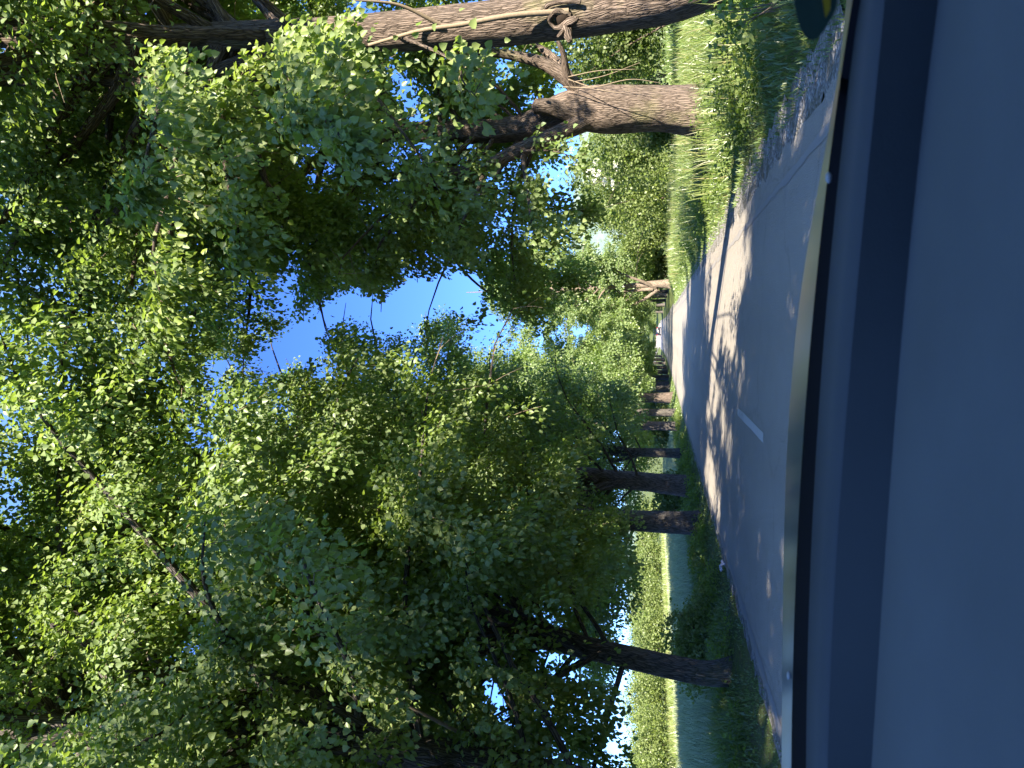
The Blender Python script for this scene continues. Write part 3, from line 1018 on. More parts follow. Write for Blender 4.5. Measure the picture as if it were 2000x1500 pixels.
bx, by = -5.45, 11.9
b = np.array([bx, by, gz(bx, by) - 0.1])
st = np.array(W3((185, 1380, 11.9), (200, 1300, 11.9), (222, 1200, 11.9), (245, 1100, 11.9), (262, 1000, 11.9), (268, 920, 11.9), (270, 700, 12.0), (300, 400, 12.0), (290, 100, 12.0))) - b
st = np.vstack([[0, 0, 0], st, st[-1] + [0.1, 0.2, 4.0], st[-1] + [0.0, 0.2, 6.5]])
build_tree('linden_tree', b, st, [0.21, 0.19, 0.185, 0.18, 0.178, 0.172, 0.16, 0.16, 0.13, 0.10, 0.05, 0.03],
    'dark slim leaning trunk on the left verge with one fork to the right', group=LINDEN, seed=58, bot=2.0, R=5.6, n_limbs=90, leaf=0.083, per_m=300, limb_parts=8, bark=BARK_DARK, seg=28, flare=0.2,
    extra=[
        (W3((238, 1140, 11.8), (265, 1080, 11.7), (288, 1020, 11.6), (320, 930, 11.4), (350, 820, 11.2)), 0.15, 0.04, 0.7, {}),
        (W3((320, 940, 11.4), (420, 1000, 10.8), (500, 1060, 10.4)), 0.04, 0.008, 0.3, {}),
        (W3((250, 1080, 11.9), (170, 1060, 11.2), (90, 1110, 10.8), (40, 1150, 10.6)), 0.02, 0.008, 0.3, {}),
        (W3((262, 1000, 11.9), (190, 960, 11.0), (110, 900, 10.4)), 0.03, 0.01, 0.3, {}),
        (W3((270, 760, 11.9), (400, 640, 10.8), (520, 560, 10.2), (640, 520, 9.8)), 0.06, 0.01, 0.3, {}),
        (W3((292, 420, 12.0), (550, 170, 11.6), (750, 70, 11.2), (900, 50, 11.0)), 0.06, 0.01, 0.25, {'per_m': 220, 'sub': (0.6, 1.4), 'step': 0.32}),
        (W3((285, 500, 12.0), (430, 330, 10.8), (580, 220, 10.2), (720, 180, 9.8)), 0.06, 0.01, 0.3, {}),
        (W3((265, 960, 11.8), (232, 950, 11.2), (222, 925, 10.9)), 0.05, 0.03, None, {'bark': BARK}),
    ])


def left_tree(y, x, r, label, seed, fork=None, lean=0.0, leaf=0.12, per_m=75, n=40, fine=False, bark=None, bot=3.6, R=4.7, top=18.5, parts=4):
    b = np.array([x, y, gz(x, y) - 0.1])
    st = np.array([[0, 0, 0], [lean * 0.3, 0, 1.5], [lean * 0.6, 0.1, 3.0], [lean, 0.1, 5.0], [lean * 0.8, 0.2, 9.0], [lean * 0.6, 0, 14.0], [lean * 0.6, 0, top - 0.8]])
    ex = []
    if fork:
        for dx, dz0, dx1 in fork:
            p = b + [lean * 0.4, -0.05, dz0]
            ex.append(([p, p + [dx * 0.5, -0.1, 0.9], p + [dx, -0.2, 2.2], p + [dx1, -0.3, 4.2]], r * 0.62, r * 0.2, 0.8, {}))
    return build_tree('linden_tree', b, st, [r * 1.08, r, r * 0.95, r * 0.85, r * 0.6, r * 0.35, 0.03], label, group=LINDEN, seed=seed, bot=bot, R=R, top=top,
                      n_limbs=n, leaf=leaf, per_m=per_m, fine=fine, twigs=(y < 30), bark=bark or BARK, extra=ex, limb_parts=parts, seg=22, sub_step=0.45, spread=0.17, flare=0.22)


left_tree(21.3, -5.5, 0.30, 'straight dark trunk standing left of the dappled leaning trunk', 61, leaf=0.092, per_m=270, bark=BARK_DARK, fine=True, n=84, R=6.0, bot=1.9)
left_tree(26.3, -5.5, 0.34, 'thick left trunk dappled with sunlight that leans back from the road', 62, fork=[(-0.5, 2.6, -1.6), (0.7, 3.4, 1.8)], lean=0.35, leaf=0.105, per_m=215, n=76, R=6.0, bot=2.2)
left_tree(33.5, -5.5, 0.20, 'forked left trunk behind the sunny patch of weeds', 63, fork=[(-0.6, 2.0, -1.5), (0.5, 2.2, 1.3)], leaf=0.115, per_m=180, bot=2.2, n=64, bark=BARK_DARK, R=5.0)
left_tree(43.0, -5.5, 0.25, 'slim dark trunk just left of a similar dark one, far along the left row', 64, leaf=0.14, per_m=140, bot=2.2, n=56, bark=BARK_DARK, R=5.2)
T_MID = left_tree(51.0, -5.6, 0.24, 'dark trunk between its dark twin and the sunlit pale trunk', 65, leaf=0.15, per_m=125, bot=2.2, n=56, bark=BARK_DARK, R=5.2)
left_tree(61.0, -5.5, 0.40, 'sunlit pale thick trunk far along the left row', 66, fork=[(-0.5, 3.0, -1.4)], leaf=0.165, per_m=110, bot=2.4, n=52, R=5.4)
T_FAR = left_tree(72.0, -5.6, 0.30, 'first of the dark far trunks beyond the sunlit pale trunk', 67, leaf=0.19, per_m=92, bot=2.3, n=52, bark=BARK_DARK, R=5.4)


def far_copy(src, x, y, rz, s, label):
    o = copy_tree(src)
    o.location = (x, y, gz(x, y) - 0.1)
    o.rotation_euler = (0, 0, rz)
    o.scale = (s, s, s)
    o['label'] = label
    return o


far_lab = 'dark far trunk in the close row where the left avenue meets the bend'
for k, y in enumerate((79, 86, 93, 101, 109, 118, 128, 139, 150, 162)):
    far_copy(T_FAR if k % 2 else T_MID, -5.6 + 0.2 * math.sin(k * 2.1) + float(road_dx(y)), y, 1.1 + k * 1.7, 0.92 + 0.1 * math.sin(k * 3.3), far_lab)

# right row, far part
bx, by = 3.9, 64.0
b = np.array([bx, by, gz(bx, by) - 0.1])
ex = [(W3((938, 1280, 64), (950, 1255, 63.5), (965, 1215, 63), (982, 1190, 62.5)), 0.17, 0.05, 0.7, {}),
      (W3((936, 1275, 64), (933, 1240, 64), (930, 1200, 64)), 0.19, 0.07, 0.8, {}),
      (W3((935, 1285, 64), (918, 1262, 64.5), (905, 1235, 65), (895, 1200, 66)), 0.17, 0.05, 0.7, {})]
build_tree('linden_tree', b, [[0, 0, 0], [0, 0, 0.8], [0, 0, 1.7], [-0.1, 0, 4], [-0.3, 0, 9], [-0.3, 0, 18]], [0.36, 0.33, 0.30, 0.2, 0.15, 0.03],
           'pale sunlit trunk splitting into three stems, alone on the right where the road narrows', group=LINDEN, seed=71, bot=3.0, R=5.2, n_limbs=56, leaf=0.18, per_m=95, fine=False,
           twigs=False, extra=ex, bark=BARK_SUNLIT, limb_parts=0, top=19.5)
for k, (x, y) in enumerate(((4.6, 78), (4.6, 90), (4.7, 103), (4.6, 117), (4.4, 132), (3.6, 150))):
    far_copy(T_MID if k % 2 else T_FAR, x + float(road_dx(y)), y, 2.0 + k * 2.2, 0.95 + 0.08 * math.cos(k * 2.7),
             ['dark trunk right behind the three-stemmed pale tree', 'far trunk in the right row before the dark car'][min(k, 1)])

# trees beside and behind the car, whose shade falls into the picture
shade_src = T_MID
for k, (x, y, s) in enumerate(((5.0, 1.2, 0.42), (5.2, -3.6, 0.74), (4.8, -8.5, 1.0), (4.7, -14.5, 1.02), (4.9, -20, 1.0), (4.7, -26, 1.0))):
    far_copy(shade_src if k % 2 else T_FAR, x, y, k * 1.3, s, 'roadside tree beside or behind the car, outside the picture')


# ------------------------------------------------------------------ bushes
def blob_leaves(L, n, c, r, size, rs, tint, hollow=0.55, nrm=0.8):
    v = unit(rs.normal(0, 1, (n, 3)))
    rad = hollow + (1 - hollow) * rs.random(n) ** 0.6
    lump = 1 + 0.22 * np.sin(v[:, 0] * 5 + c[0]) * np.cos(v[:, 1] * 6 + c[1]) + 0.15 * np.sin(v[:, 2] * 9 + v[:, 0] * 7)
    P = np.asarray(c) + v * np.asarray(r) * (rad * lump)[:, None]
    N = unit(v * nrm + rs.normal(0, 0.6, (n, 3)) + [0, 0, 0.3])
    D = unit(rs.normal(0, 0.8, (n, 3)) + [0, 0, -0.2])
    L.add(P, D, N, size * rs.uniform(0.6, 1.3, n), np.clip(tint + rs.normal(0, 0.18, n), 0, 1))


def bush(name, x, y, w, h, label, seed, n=5000, size=0.12, tint=0.55, group=None, mat=None, cat='bush', blossom=0, lumps=9, fine=False):
    rs = np.random.default_rng(seed)
    z = gz(x, y)
    root = empty(name, (x, y, z - 0.05))
    tag(root, label, cat, group)
    L = Leaves()
    for k in range(lumps):
        a = rs.random() * 6.28
        d = rs.random() ** 0.5 * 0.62
        hh = h * rs.uniform(0.25, 0.74) * (1 - 0.3 * d)
        c = (w * d * math.cos(a), w * 0.8 * d * math.sin(a), hh)
        rr = np.array([w * rs.uniform(0.3, 0.5), w * rs.uniform(0.3, 0.5), h * rs.uniform(0.18, 0.30)])
        rr[2] = min(rr[2], max(0.3, h - hh))
        blob_leaves(L, n // lumps, c, rr, size, rs, tint + rs.normal(0, 0.08))
    P, D, N, S, T = L.arrays()
    k = P[:, 2] > 0.02
    V, F, fa = leaf_geometry(P[k], D[k], N[k], S[k], T[k], fine)
    link('foliage', np_mesh('foliage', V, [F], [mat or BUSHLEAF], face_attr=fa), root)
    st = Tubes()
    for k in range(5):
        a = rs.random() * 6.28
        st.add(grow_limb((0.1 * math.cos(a), 0.1 * math.sin(a), 0), a, math.radians(rs.uniform(50, 80)), h * 0.75, rs, 7), np.linspace(0.05, 0.012, 7), 6)
    link('stems', st.mesh('stems', BARK), root)
    if blossom:
        L = Leaves()
        for k in range(blossom):
            v = unit(np.array([rs.normal(0, 1) - 0.4, -abs(rs.normal(0, 1)), abs(rs.normal(0, 0.7)) + 0.2]))
            blob_leaves(L, 40, v * np.array([w * 0.75, w * 0.7, h * 0.45]) + [0, 0, h * 0.4], (0.22, 0.22, 0.12), 0.10, rs, 0.6)
        V, F, fa = leaf_geometry(*L.arrays(), fine=False)
        link('blossom', np_mesh('blossom', V, [F], [BLOSSOM], face_attr=fa), root)
    return root


GR = 'bushes beyond the right verge'
bush('bush', 11.2, 27.5, 3.2, 7.2, 'tall dense bush filling the gap between the two big right trunks', 101, 22000, 0.13, 0.35, GR, lumps=14)
bush('bush', 14.5, 30.0, 3.6, 8.2, 'tall dense bush behind the nearest right trunk', 102, 20000, 0.14, 0.35, GR, lumps=14)
bush('bush', 9.6, 34.0, 2.0, 3.6, 'dark green bush close left of the forked trunk', 103, 9000, 0.13, 0.4, GR, lumps=10)
bush('bush', 11.0, 43.0, 3.6, 7.4, 'large sunlit bush with white blossom on its near side', 104, 12000, 0.16, 0.6, GR, blossom=12, lumps=12)
bush('bush', 9.4, 52.0, 3.8, 8.6, 'large yellow green bush left of the blossoming one', 105, 12000, 0.18, 0.75, GR, lumps=12)
bush('bush', 8.0, 62.0, 2.4, 5.4, 'bright bush beside the pale three-stemmed tree', 106, 8000, 0.19, 0.75, GR, lumps=10)
bush('bush', 11.8, 78.0, 5.0, 11.0, 'tall pale green treelike bush seen over the sunlit ones', 107, 10000, 0.28, 0.55, GR, lumps=14)
bush('bush', 19.5, 60.0, 5.0, 9.5, 'tall bush in the back, under the strip of far hill', 108, 10000, 0.26, 0.5, GR, lumps=14)
bush('bush', 14.0, 66.0, 5.0, 8.6, 'broad bush just left of the forked trunk, below the far hill', 111, 9000, 0.22, 0.6, GR, lumps=14)
bush('bush', 17.0, 90.0, 6.0, 9.0, 'grey green willowy bush far behind the small yellow field', 109, 8000, 0.30, 0.6, GR, lumps=14)
bush('bush', 20.5, 38.0, 4.0, 7.0, 'broad bush at the right border behind the nearest trunk', 110, 10000, 0.18, 0.4, GR, lumps=14)
GL = 'bushes beyond the crop field'
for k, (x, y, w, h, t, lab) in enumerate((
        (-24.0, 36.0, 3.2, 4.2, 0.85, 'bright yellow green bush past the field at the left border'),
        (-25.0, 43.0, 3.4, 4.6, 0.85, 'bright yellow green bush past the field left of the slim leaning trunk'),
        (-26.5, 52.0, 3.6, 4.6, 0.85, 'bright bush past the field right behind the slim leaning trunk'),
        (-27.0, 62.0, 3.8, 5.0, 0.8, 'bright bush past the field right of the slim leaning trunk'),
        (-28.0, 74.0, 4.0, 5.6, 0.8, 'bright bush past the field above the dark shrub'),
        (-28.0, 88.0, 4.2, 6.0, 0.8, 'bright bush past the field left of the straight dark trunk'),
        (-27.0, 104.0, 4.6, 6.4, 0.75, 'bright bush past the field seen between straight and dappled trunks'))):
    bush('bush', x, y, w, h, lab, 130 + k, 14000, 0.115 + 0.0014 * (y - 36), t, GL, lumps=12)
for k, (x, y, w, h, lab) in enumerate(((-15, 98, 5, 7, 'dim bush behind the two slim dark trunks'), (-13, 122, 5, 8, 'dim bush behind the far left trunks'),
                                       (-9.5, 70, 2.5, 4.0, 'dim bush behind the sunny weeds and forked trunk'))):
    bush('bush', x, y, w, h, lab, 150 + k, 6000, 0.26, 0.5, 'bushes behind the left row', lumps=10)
bush('shrub', -6.7, 15.8, 1.25, 1.35, 'dark shrub in the shade left of the straight dark trunk', 160, 7000, 0.075, 0.45, 'shaded shrubs on the left verge', lumps=12, cat='shrub')
bush('shrub', -7.4, 18.2, 1.2, 1.2, 'dark low shrub behind a larger one at the field edge', 161, 5000, 0.08, 0.45, 'shaded shrubs on the left verge', lumps=10, cat='shrub')
bush('shrub', -6.8, 30.0, 1.4, 1.8, 'shrub in shade between dappled trunk and forked trunk', 162, 5000, 0.11, 0.4, 'shaded shrubs on the left verge', lumps=10, cat='shrub')
GU = 'undergrowth bushes along the far avenue'
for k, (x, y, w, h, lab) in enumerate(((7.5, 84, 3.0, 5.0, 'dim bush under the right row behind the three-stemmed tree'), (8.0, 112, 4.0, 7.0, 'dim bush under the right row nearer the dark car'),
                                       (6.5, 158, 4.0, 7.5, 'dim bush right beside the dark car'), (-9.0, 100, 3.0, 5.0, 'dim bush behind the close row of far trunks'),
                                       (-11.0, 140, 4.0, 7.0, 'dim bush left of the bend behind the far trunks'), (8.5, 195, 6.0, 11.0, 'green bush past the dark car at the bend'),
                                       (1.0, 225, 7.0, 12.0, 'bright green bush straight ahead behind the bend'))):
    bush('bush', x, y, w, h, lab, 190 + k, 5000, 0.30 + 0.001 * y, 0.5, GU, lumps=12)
# trees closing the far end of the road, past the bend
GE = 'trees past the bend'
for k, (x, y, w, h, t, lab) in enumerate(((6, 262, 9, 16, 0.6, 'bushy tree past the bend above the dark car'), (-10, 285, 10, 15, 0.6, 'bushy tree past the bend straight down the road'),
                                          (-26, 300, 10, 14, 0.5, 'bushy tree past the bend at the far left'), (20, 240, 9, 15, 0.5, 'bushy tree past the bend right of the dark car'))):
    bush('tree', x, y, w, h, lab, 170 + k, 5000, 0.75, t, GE, lumps=14, cat='tree', mat=LEAF_FAR)


# ------------------------------------------------------------------ grass, crop, weeds (stuff)
def blades(name, P, H, Wd, lean, T, mat, rs, label=None):
    n = len(P)
    a = rs.random(n) * 6.28
    wd = np.stack([np.cos(a), np.sin(a), np.zeros(n)], -1)
    la = rs.random(n) * 6.28
    ld = np.stack([np.cos(la), np.sin(la), np.zeros(n)], -1) * (lean * rs.uniform(0.2, 1.3, n) * H)[:, None]
    up = np.zeros((n, 3)); up[:, 2] = H
    w = (Wd * 0.5)[:, None]
    b0, b1 = P - wd * w, P + wd * w
    m0 = P + up * 0.55 + ld * 0.35 - wd * w * 0.8
    m1 = P + up * 0.55 + ld * 0.35 + wd * w * 0.8
    tp = P + up * (1 - 0.25 * lean) + ld
    V = np.stack([b0, b1, m1, m0, tp], 1).reshape(-1, 3)
    i = np.arange(n)[:, None] * 5
    Q = i + np.array([[0, 1, 2, 3]])
    TR = i + np.array([[3, 2, 4]])
    o = link(name, np_mesh(name, V, [Q, TR], [mat], face_attr=np.concatenate([T, T])))
    return tag(o, label, 'grass', kind='stuff')


def scatter(n, x0, x1, y0, y1, rs, power=1.6):
    """Random ground points, denser near the camera."""
    t = rs.random(n) ** power
    y = y0 + (y1 - y0) * t
    x = rs.uniform(x0, x1, n)
    x = x + road_dx(y)
    return np.stack([x, y, ground_z(x, y) - 0.02], -1)


def patch(P, f, thr, seed):
    q = np.sin(P[:, 0] * f + seed) * np.cos(P[:, 1] * f * 0.8 + seed * 1.7) + 0.6 * np.sin(P[:, 0] * f * 2.3 + P[:, 1] * f * 1.9 + seed)
    return q > thr, q


rs = np.random.default_rng(300)
# right verge, short near the gravel and tall by the trees
P = scatter(120000, 1.95, 9.5, 2.5, 60, rs, 1.7)
d = P[:, 0] - road_dx(P[:, 1]) - 2.1
k, q = patch(P, 1.4, -9, 0.3)
H = (0.09 + 0.30 * smooth(0.2, 2.2, d)) * rs.uniform(0.5, 1.35, len(P)) * (1 + 0.25 * q)
blades('verge_grass', P, H, 0.010 + 0.0006 * P[:, 1], 0.45, np.clip(0.45 + 0.15 * q + rs.normal(0, 0.2, len(P)), 0, 1), GRASS, rs, 'long grass along the right road verge')
P = scatter(5000, 2.9, 9.5, 9, 50, rs, 1.3)
blades('seeding_grass', P, rs.uniform(0.45, 0.85, len(P)), np.full(len(P), 0.008) + 0.0004 * P[:, 1], 0.3, np.clip(0.86 + rs.normal(0, 0.1, len(P)), 0, 1), GRASS, rs, 'tall pale seeding grass standing over the right verge')
# meadow right
P = scatter(60000, 9, 40, 18, 110, rs, 1.3)
blades('meadow_grass', P, rs.uniform(0.25, 0.7, len(P)), 0.02 + 0.0009 * P[:, 1], 0.4, np.clip(0.62 + rs.normal(0, 0.17, len(P)), 0, 1), GRASS, rs, 'sunlit meadow grass beyond the right trees')
# left verge
P = scatter(90000, -8.4, -4.2, 3.5, 90, rs, 1.9)
d = -4.25 - (P[:, 0] - road_dx(P[:, 1]))
k, q = patch(P, 1.7, -9, 1.3)
H = (0.05 + 0.30 * smooth(0.7, 2.6, d)) * rs.uniform(0.5, 1.4, len(P)) * (1 + 0.25 * q)
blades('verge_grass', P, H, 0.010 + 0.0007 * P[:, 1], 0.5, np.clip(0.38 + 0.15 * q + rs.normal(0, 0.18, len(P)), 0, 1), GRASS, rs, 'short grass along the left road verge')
# crop field
P = scatter(120000, -22, -7.6, 4, 100, rs, 1.35)
blades('crop', P, rs.uniform(0.5, 0.78, len(P)), 0.016 + 0.0010 * P[:, 1], 0.25, np.clip(0.5 + rs.normal(0, 0.2, len(P)), 0, 1), CROP, rs, 'blue green crop field behind the left trees')
P = scatter(26000, -24.5, -21.8, 24, 110, rs, 1.2)
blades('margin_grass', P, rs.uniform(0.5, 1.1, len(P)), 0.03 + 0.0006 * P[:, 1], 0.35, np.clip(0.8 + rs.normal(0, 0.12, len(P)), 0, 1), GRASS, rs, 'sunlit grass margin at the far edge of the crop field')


def weeds(name, centres, n_each, r, h, size, tint, seed, label):
    rs = np.random.default_rng(seed)
    L = Leaves()
    for c, hh in zip(centres, h):
        n = n_each
        t = rs.random(n)
        a = rs.random(n) * 6.28
        rr = r * rs.random(n) ** 0.5
        P = np.stack([c[0] + rr * np.cos(a), c[1] + rr * np.sin(a), c[2] + hh * (0.12 + 0.88 * t) * (1 - 0.35 * (rr / r) ** 2)], -1)
        out = np.stack([np.cos(a), np.sin(a), np.zeros(n)], -1)
        D = unit(out * 0.8 + rs.normal(0, 0.4, (n, 3)) + [0, 0, -0.1])
        N = unit(rs.normal(0, 0.45, (n, 3)) + [0, 0, 1.0] + out * 0.2)
        L.add(P, D, N, size * rs.uniform(0.5, 1.3, n), np.clip(tint + rs.normal(0, 0.17, n), 0, 1))
    V, F, fa = leaf_geometry(*L.arrays(), fine=True)
    return tag(link(name, np_mesh(name, V, [F], [WEEDLEAF], face_attr=fa)), label, 'weeds', kind='stuff')


C = scatter(420, 2.7, 8.0, 8.5, 38, rs, 1.3)
weeds('weeds', C, 90, 0.34, rs.uniform(0.15, 0.60, len(C)), 0.060, 0.62, 401, 'leafy roadside weeds around the right trunks')
C = scatter(170, -7.6, -4.9, 17, 48, rs, 1.1)
weeds('weeds', C, 90, 0.36, rs.uniform(0.15, 0.42, len(C)), 0.080, 0.68, 402, 'broad leaved weeds in the sun by the left trunks')
C = scatter(70, -7.4, -5.0, 5, 20, rs, 1.1)
weeds('weeds', C, 110, 0.40, rs.uniform(0.12, 0.38, len(C)), 0.055, 0.55, 403, 'shaded weeds below the left trees')


def sucker(points, label, seed, n=60, leaf=0.075):
    """A root sprout with a few large bright leaves."""
    rs = np.random.default_rng(seed)
    x, y, z = points[0]
    z = gz(x, y)
    root = empty('sapling', (x, y, z))
    tag(root, label, 'sapling', 'bright sprouts at the foot of the right trees')
    W = Tubes(); L = Leaves()
    for k, p in enumerate(points):
        tip = np.asarray(p) - np.array([x, y, z])
        q = spline([[0.03 * k, 0, 0], tip * 0.5 + [0, 0, 0.12], tip], 8)
        W.add(q, np.linspace(0.008, 0.003, 8), 5)
        leafy_twig(L, q[3:], n // len(points), leaf, 0.10, 0.85, rs)
    link('stems', W.mesh('stems', TWIG), root)
    V, F, fa = leaf_geometry(*L.arrays(), fine=True)
    link('foliage', np_mesh('foliage', V, [F], [WEEDLEAF], face_attr=fa), root)


sucker(W3((1470, 1430, 7.6), (1480, 1380, 7.6), (1440, 1425, 7.4), (1490, 1420, 7.4), (1450, 1460, 7.2)), 'bright leafy sprout at the foot of the nearest right trunk', 1, 110)
sucker(W3((1325, 1440, 13), (1322, 1385, 13), (1340, 1410, 12.8), (1305, 1400, 13)), 'bright leafy sprout before the foot of the forked trunk', 2, 60)

# ------------------------------------------------------------------ litter
def litter():
    p = at_z(395, 1403, 0.12)
    z = gz(p[0], p[1])
    bm = bmesh.new()
    bmesh.ops.create_grid(bm, x_segments=9, y_segments=7, size=0.10)
    for v in bm.verts:
        q = v.co * 9
        v.co.z = 0.05 + 0.06 * mnoise.noise(q + Vector((3, 1, 7))) + 0.04 * mnoise.noise(q * 2.3)
        v.co.y *= 0.6
        v.co.x *= 1 + 0.2 * mnoise.noise(q * 0.7)
    r = bmesh.ops.solidify(bm, geom=bm.faces[:], thickness=0.004)
    o = link('paper_litter', bm_mesh('paper_litter', bm, plain('crumpled_paper', (0.50, 0.49, 0.56), 0.7, 0.2, 30, 0.08), False))
    o.location = (p[0], p[1], z + 0.05)
    o.rotation_euler = (0.35, 0.1, 0.5)
    tag(o, 'crumpled white scrap of litter in the shaded grass beside the road', 'litter')


litter()

# ------------------------------------------------------------------ the far car
def box_bm(bm, x0, x1, y0, y1, z0, z1):
    vs = [bm.verts.new((x, y, z)) for z in (z0, z1) for y in (y0, y1) for x in (x0, x1)]
    for f in ((0, 2, 3, 1), (4, 5, 7, 6), (0, 1, 5, 4), (1, 3, 7, 5), (3, 2, 6, 7), (2, 0, 4, 6)):
        bm.faces.new([vs[i] for i in f])
    return vs


def far_car():
    y = 172.0
    x = float(at_y(853, 1290, y)[0])
    root = empty('parked_car', (x, y, float(road_z(y)) + 0.004))
    tag(root, 'small dark blue car far ahead in the right lane', 'car')
    paint = plain('dark_blue_paint', (0.012, 0.018, 0.035), 0.3, 0.5, 3, 0.1)
    glass = plain('dark_window', (0.012, 0.016, 0.02), 0.12, 0.6, 3, 0.1)
    rub = plain('tyre_rubber', (0.015, 0.015, 0.016), 0.85, 0.2)
    red = plain('tail_lamp_red', (0.25, 0.01, 0.01), 0.3, 0.5)
    met = plain('wheel_metal', (0.35, 0.36, 0.38), 0.35, 0.5)
    whi = plain('plate_white', (0.7, 0.7, 0.68), 0.5, 0.3)
    # body from side profile sections (y forward), rear at -y
    prof = [(-2.2, 0.34, 0.80, 0.84), (-2.16, 0.28, 1.05, 0.89), (-1.9, 0.26, 1.10, 0.91), (0.2, 0.24, 1.04, 0.92), (1.2, 0.25, 1.0, 0.91), (2.0, 0.28, 0.88, 0.86), (2.25, 0.36, 0.7, 0.76)]
    bm = bmesh.new()
    rings = []
    for (yy, z0, z1, w) in prof:
        rings.append([bm.verts.new(c) for c in ((-w * 0.94, yy, z0), (-w, yy, (z0 + z1) / 2), (-w * 0.93, yy, z1), (w * 0.93, yy, z1), (w, yy, (z0 + z1) / 2), (w * 0.94, yy, z0))])
    for a, c in zip(rings, rings[1:]):
        for i in range(6):
            bm.faces.new((a[i], a[(i + 1) % 6], c[(i + 1) % 6], c[i]))
    bm.faces.new(rings[0]); bm.faces.new(rings[-1])
    # greenhouse
    g = [[bm.verts.new(c) for c in ((-0.84, yy, 1.04), (-tw, yt, zt), (tw, yt, zt), (0.84, yy, 1.04))] for yy, yt, zt, tw in ((-2.1, -1.75, 1.66, 0.66), (-1.2, -1.1, 1.76, 0.70), (0.2, -0.1, 1.74, 0.70), (1.05, 0.35, 1.64, 0.66))]
    for a, c in zip(g, g[1:]):
        for i in range(3):
            bm.faces.new((a[i], a[i + 1], c[i + 1], c[i]))
    bm.faces.new(g[0]); bm.faces.new(g[-1])
    bmesh.ops.bevel(bm, geom=[e for e in bm.edges], offset=0.03, segments=2, affect='EDGES')
    link('body', bm_mesh('body', bm, paint, True), root)

    def quad(name, pts, mat, t=0.01):
        bm = bmesh.new()
        f = bm.faces.new([bm.verts.new(p) for p in pts])
        bmesh.ops.solidify(bm, geom=[f], thickness=t)
        return link(name, bm_mesh(name, bm, mat), root)

    quad('rear_window', [(-0.68, -2.06, 1.14), (0.68, -2.06, 1.14), (0.58, -1.82, 1.57), (-0.58, -1.82, 1.57)], glass)
    for s in (-1, 1):
        quad('side_window', [(s * 0.845, -1.7, 1.12), (s * 0.845, 0.6, 1.12), (s * 0.72, 0.2, 1.62), (s * 0.71, -1.4, 1.62)], glass)
        bm = bmesh.new()
        box_bm(bm, s * 0.78 - 0.11, s * 0.78 + 0.11, -2.215, -2.10, 0.80, 1.02)
        link('tail_lamp', bm_mesh('tail_lamp', bm, red), root)
        bm = bmesh.new()
        box_bm(bm, s * 1.0 - 0.09, s * 1.0 + 0.09, 0.55, 0.68, 1.05, 1.18)
        link('wing_mirror', bm_mesh('wing_mirror', bm, paint), root)
        for yy in (-1.4, 1.45):
            bm = bmesh.new()
            bmesh.ops.create_cone(bm, cap_ends=True, segments=24, radius1=0.33, radius2=0.33, depth=0.22)
            w = link('wheel', bm_mesh('wheel', bm, rub), root)
            w.location = (s * 0.80, yy, 0.33)
            w.rotation_euler = (0, math.pi / 2, 0)
            bm = bmesh.new()
            bmesh.ops.create_cone(bm, cap_ends=True, segments=16, radius1=0.21, radius2=0.19, depth=0.24)
            link('rim', bm_mesh('rim', bm, met), w)
    bm = bmesh.new()
    box_bm(bm, -0.26, 0.26, -2.225, -2.19, 0.62, 0.73)
    link('number_plate', bm_mesh('number_plate', bm, whi), root)
    bm = bmesh.new()
    box_bm(bm, -0.86, 0.86, -2.27, -2.12, 0.36, 0.58)
    bmesh.ops.bevel(bm, geom=bm.edges[:], offset=0.03, segments=2, affect='EDGES')
    link('bumper', bm_mesh('bumper', bm, plain('bumper_plastic', (0.02, 0.02, 0.022), 0.6, 0.3)), root)


far_car()

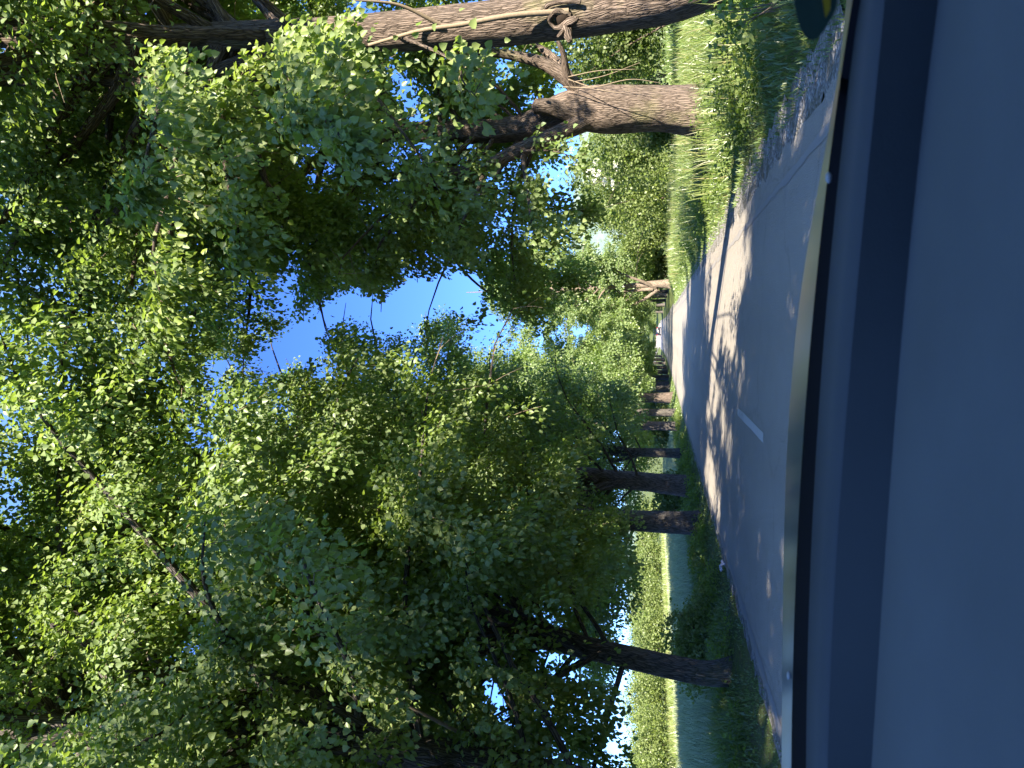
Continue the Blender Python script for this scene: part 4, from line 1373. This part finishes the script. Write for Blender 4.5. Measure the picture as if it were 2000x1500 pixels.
# ------------------------------------------------------------------ the car the picture is taken from
def own_car():
    root = empty('car', (-0.36, 0.4, 0.0))
    tag(root, 'dark dashboard and bonnet of the car the picture is taken from', 'car')
    off = np.array([-0.36, 0.4, 0.0])

    def dash_mat(name, col, rough, spec):
        t = NT(name)
        tc = t.n('ShaderNodeTexCoord')
        vo = t.n('ShaderNodeTexVoronoi')
        vo.inputs['Scale'].default_value = 420
        t.l(tc.outputs['Object'], vo.inputs['Vector'])
        nz = t.noise(tc.outputs['Object'], 3, 4)
        c = t.ramp(nz.outputs[0], [(0.3, tuple(x * 0.9 for x in col)), (0.7, tuple(x * 1.1 for x in col))]).outputs[0]
        t.principled(c, rough, t.bump(vo.outputs['Distance'], 0.25, 0.001), spec)
        return t.m

    vinyl = dash_mat('dash_vinyl', (0.038, 0.048, 0.062), 0.75, 0.3)
    black = dash_mat('cowl_plastic', (0.006, 0.006, 0.008), 0.9, 0.1)

    us = np.linspace(-900, 2100, 61)

    def line(cu, cv, z):
        """A dash edge seen along (cu, cv), lying level at height z."""
        k = np.polyfit(cu, cv, min(3, len(cu) - 1))
        lo, hi = np.polyval(k, -150), np.polyval(k, 1650)
        v = np.polyval(k, np.clip(us, -150, 1650))
        return np.array([at_z(u, w, z) for u, w in zip(us, v)])

    def loft(name, lines, mat, smooth_=True):
        lines = [l - off for l in lines]
        n = len(us)
        V = np.vstack(lines)
        F = []
        for a in range(len(lines) - 1):
            i = np.arange(n - 1) + a * n
            F.append(np.stack([i, i + 1, i + n + 1, i + n], -1))
        return link(name, np_mesh(name, V, [np.concatenate(F)], [mat], smooth=smooth_), root)

    A = ([0, 250, 500, 1000, 1250, 1500], [1574, 1579, 1587, 1623, 1648, 1678])
    Bc = ([0, 350, 1100, 1500], [1609, 1622, 1680, 1718])
    Cc = ([0, 500, 1000, 1500], [1705, 1738, 1779, 1837])
    lA = line(*A, 0.945)
    lB = line(*Bc, 0.950)
    lC = line(*Cc, 0.887)
    lC2 = lC + [0, -0.006, 0.004]
    lD = lC + [0, -0.45, 0.010]
    lE = lC + [0, -0.55, -0.02]
    lF = lC + [0, -0.60, -0.30]
    pad = dash_mat('dash_top_lit', (0.088, 0.102, 0.116), 0.8, 0.3)  # same dash, lightened: skylight on the flat top put into colour
    shaded_face = dash_mat('dash_face_shaded', (0.032, 0.040, 0.046), 0.7, 0.3)  # same dash, darkened: shade on the rear-facing step put into colour
    dash = loft('dashboard', [lA + [0, 0.02, -0.30], lA, lB, lB + [0, -0.006, -0.004]], vinyl, False)
    o = loft('dash_face_shaded', [lB + [0, -0.006, -0.004], lC], shaded_face, False)
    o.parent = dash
    o = loft('dash_top_lit', [lC, lC2, lD, lE, lF], pad, False)
    o.parent = dash
    # cowl and black screen border between dash and bonnet
    K = ([0, 250, 500, 1000, 1100, 1500], [1545, 1551, 1559, 1600, 1609, 1665])
    lK = line(*K, 0.955)
    loft('cowl', [lA + [0, 0.012, -0.02], lK, lK + [0, 0.01, -0.12]], black)
    # bonnet
    t = NT('bonnet_paint')
    tc = t.n('ShaderNodeTexCoord')
    nz = t.noise(tc.outputs['Object'], 60, 3)
    t.principled(t.ramp(nz.outputs[0], [(0.3, (0.055, 0.068, 0.074)), (0.7, (0.064, 0.078, 0.084))]).outputs[0], 0.28, None, 0.3)
    Hh = ([0, 100, 500, 700, 850, 1000, 1100, 1200, 1500], [1526, 1527, 1531, 1540, 1553, 1571, 1591, 1613, 1660])
    kk = np.polyfit(Hh[0], Hh[1], 3)
    v = np.interp(us, Hh[0], Hh[1])
    v = np.convolve(np.pad(v, 3, 'edge'), np.ones(7) / 7, 'valid')
    front = np.array([at_y(min(max(u, -250), 1750), w, 2.05 - 0.28 * ((u - 300) / 1200) ** 2) + [(u - min(max(u, -250), 1750)) / FPX * 1.5, 0, 0] for u, w in zip(us, v)])
    back = lK + [0, 0.10, -0.03]
    rows = []
    for s in np.linspace(0, 1, 12):
        r = back * (1 - s) + front * s
        r = r + np.array([0, 0, 0.006 * math.sin(math.pi * s)])
        rows.append(r)
    rows.append(front + [0, 0.10, -0.05])
    rows.append(front + [0, 0.16, -0.30])
    loft('bonnet', rows, t.m)
    # roof, header and pillars (out of the frame, they keep the cabin in shade)
    bm = bmesh.new()
    prof = [(0.10, 1.43), (-0.2, 1.49), (-1.0, 1.52), (-2.0, 1.48), (-2.6, 1.38)]
    rings = []
    for yy, zz in prof:
        rings.append([bm.verts.new((x + 0.0, yy - 0.4, zz - dz)) for x, dz in ((-0.74, 0.10), (-0.62, 0.02), (0, 0), (0.62, 0.02), (0.74, 0.10))])
    for a, c in zip(rings, rings[1:]):
        for i in range(4):
            bm.faces.new((a[i], a[i + 1], c[i + 1], c[i]))
    bmesh.ops.solidify(bm, geom=bm.faces[:], thickness=0.04)
    link('roof', bm_mesh('roof', bm, plain('roof_lining', (0.20, 0.20, 0.20), 0.9, 0.1), True), root)
    for s in (-1, 1):
        tb = Tubes()
        tb.add([(s * 0.98, 0.85, 0.93), (s * 0.90, 0.35, 1.15), (s * 0.74, -0.30, 1.36)], [0.05, 0.045, 0.045], 10)
        link('pillar', tb.mesh('pillar', black), root)
        bm = bmesh.new()
        box_bm(bm, s * 0.92 - 0.05, s * 0.92 + 0.05, -3.0, 0.55, 0.2, 0.93)
        bmesh.ops.bevel(bm, geom=bm.edges[:], offset=0.03, segments=2, affect='EDGES')
        link('door', bm_mesh('door', bm, plain('door_panel', (0.03, 0.035, 0.04), 0.5, 0.4)), root)
    bm = bmesh.new()
    box_bm(bm, -0.78, 0.78, -3.1, -3.0, 0.2, 1.42)  # unseen solid back, added to keep sun patches off the dash
    bmesh.ops.bevel(bm, geom=bm.edges[:], offset=0.03, segments=2, affect='EDGES')
    link('tailgate_sunblock', bm_mesh('tailgate_sunblock', bm, plain('tailgate_lining', (0.03, 0.035, 0.04), 0.6, 0.3)), root)
    for s in (-1, 1):
        bm = bmesh.new()
        box_bm(bm, s * 0.86 - 0.11, s * 0.86 + 0.11, -3.0, -1.1, 0.935, 1.42)  # unseen side blocks, added to stop low sun from the rear
        bmesh.ops.bevel(bm, geom=bm.edges[:], offset=0.04, segments=2, affect='EDGES')
        link('quarter_sunblock', bm_mesh('quarter_sunblock', bm, plain('quarter_lining', (0.03, 0.035, 0.04), 0.6, 0.3)), root)
    # washer jets on the cowl
    for (u, w_) in ((1153, 1618), (181, 1541)):
        p = at_z(u, w_, 0.965) - off
        bm = bmesh.new()
        bmesh.ops.create_uvsphere(bm, u_segments=12, v_segments=8, radius=0.0055)
        for vv in bm.verts:
            vv.co.x *= 1.5
            vv.co.z *= 0.8
        o = link('washer_jet', bm_mesh('washer_jet', bm, plain('jet_plastic', (0.25, 0.26, 0.27), 0.35, 0.5), True), root)
        o.location = p
    # sticker low on the screen
    def outline(pts, yy, n=6):
        return [at_y(1500 - y, x, yy) - off for x, y in pts]

    pts = [(1548, -60), (1549, -20), (1551, 5), (1556, 30), (1562, 52), (1570, 68), (1579, 76), (1588, 78), (1598, 74), (1608, 62), (1618, 46), (1627, 30), (1634, 12), (1637, -10), (1638, -60)]
    yel = [(1598, -60), (1598, 20), (1599, 42), (1602, 44), (1612, 36), (1621, 28), (1624, 20), (1624, -60)]

    def flat(name, pp, mat, parent):
        bm = bmesh.new()
        f = bm.faces.new([bm.verts.new(tuple(p)) for p in outline(pp, 0.80)])
        bmesh.ops.triangulate(bm, faces=[f])
        bmesh.ops.solidify(bm, geom=bm.faces[:], thickness=0.0006)
        return link(name, bm_mesh(name, bm, mat), parent)

    st = flat('sticker', pts + yel[::-1], plain('sticker_green', (0.008, 0.035, 0.028), 0.6, 0.3, 20, 0.1), root)
    st['label'] = 'dark green rounded sticker with a yellow block'
    ymat = leaf_mat('sticker_yellow', [(0.0, (0.5, 0.42, 0.03)), (1.0, (0.5, 0.42, 0.03))], (0.5, 0.42, 0.03), (0.55, 0.45, 0.02), 0.75, 0.02)
    flat('sticker_mark', yel, ymat, st)


own_car()
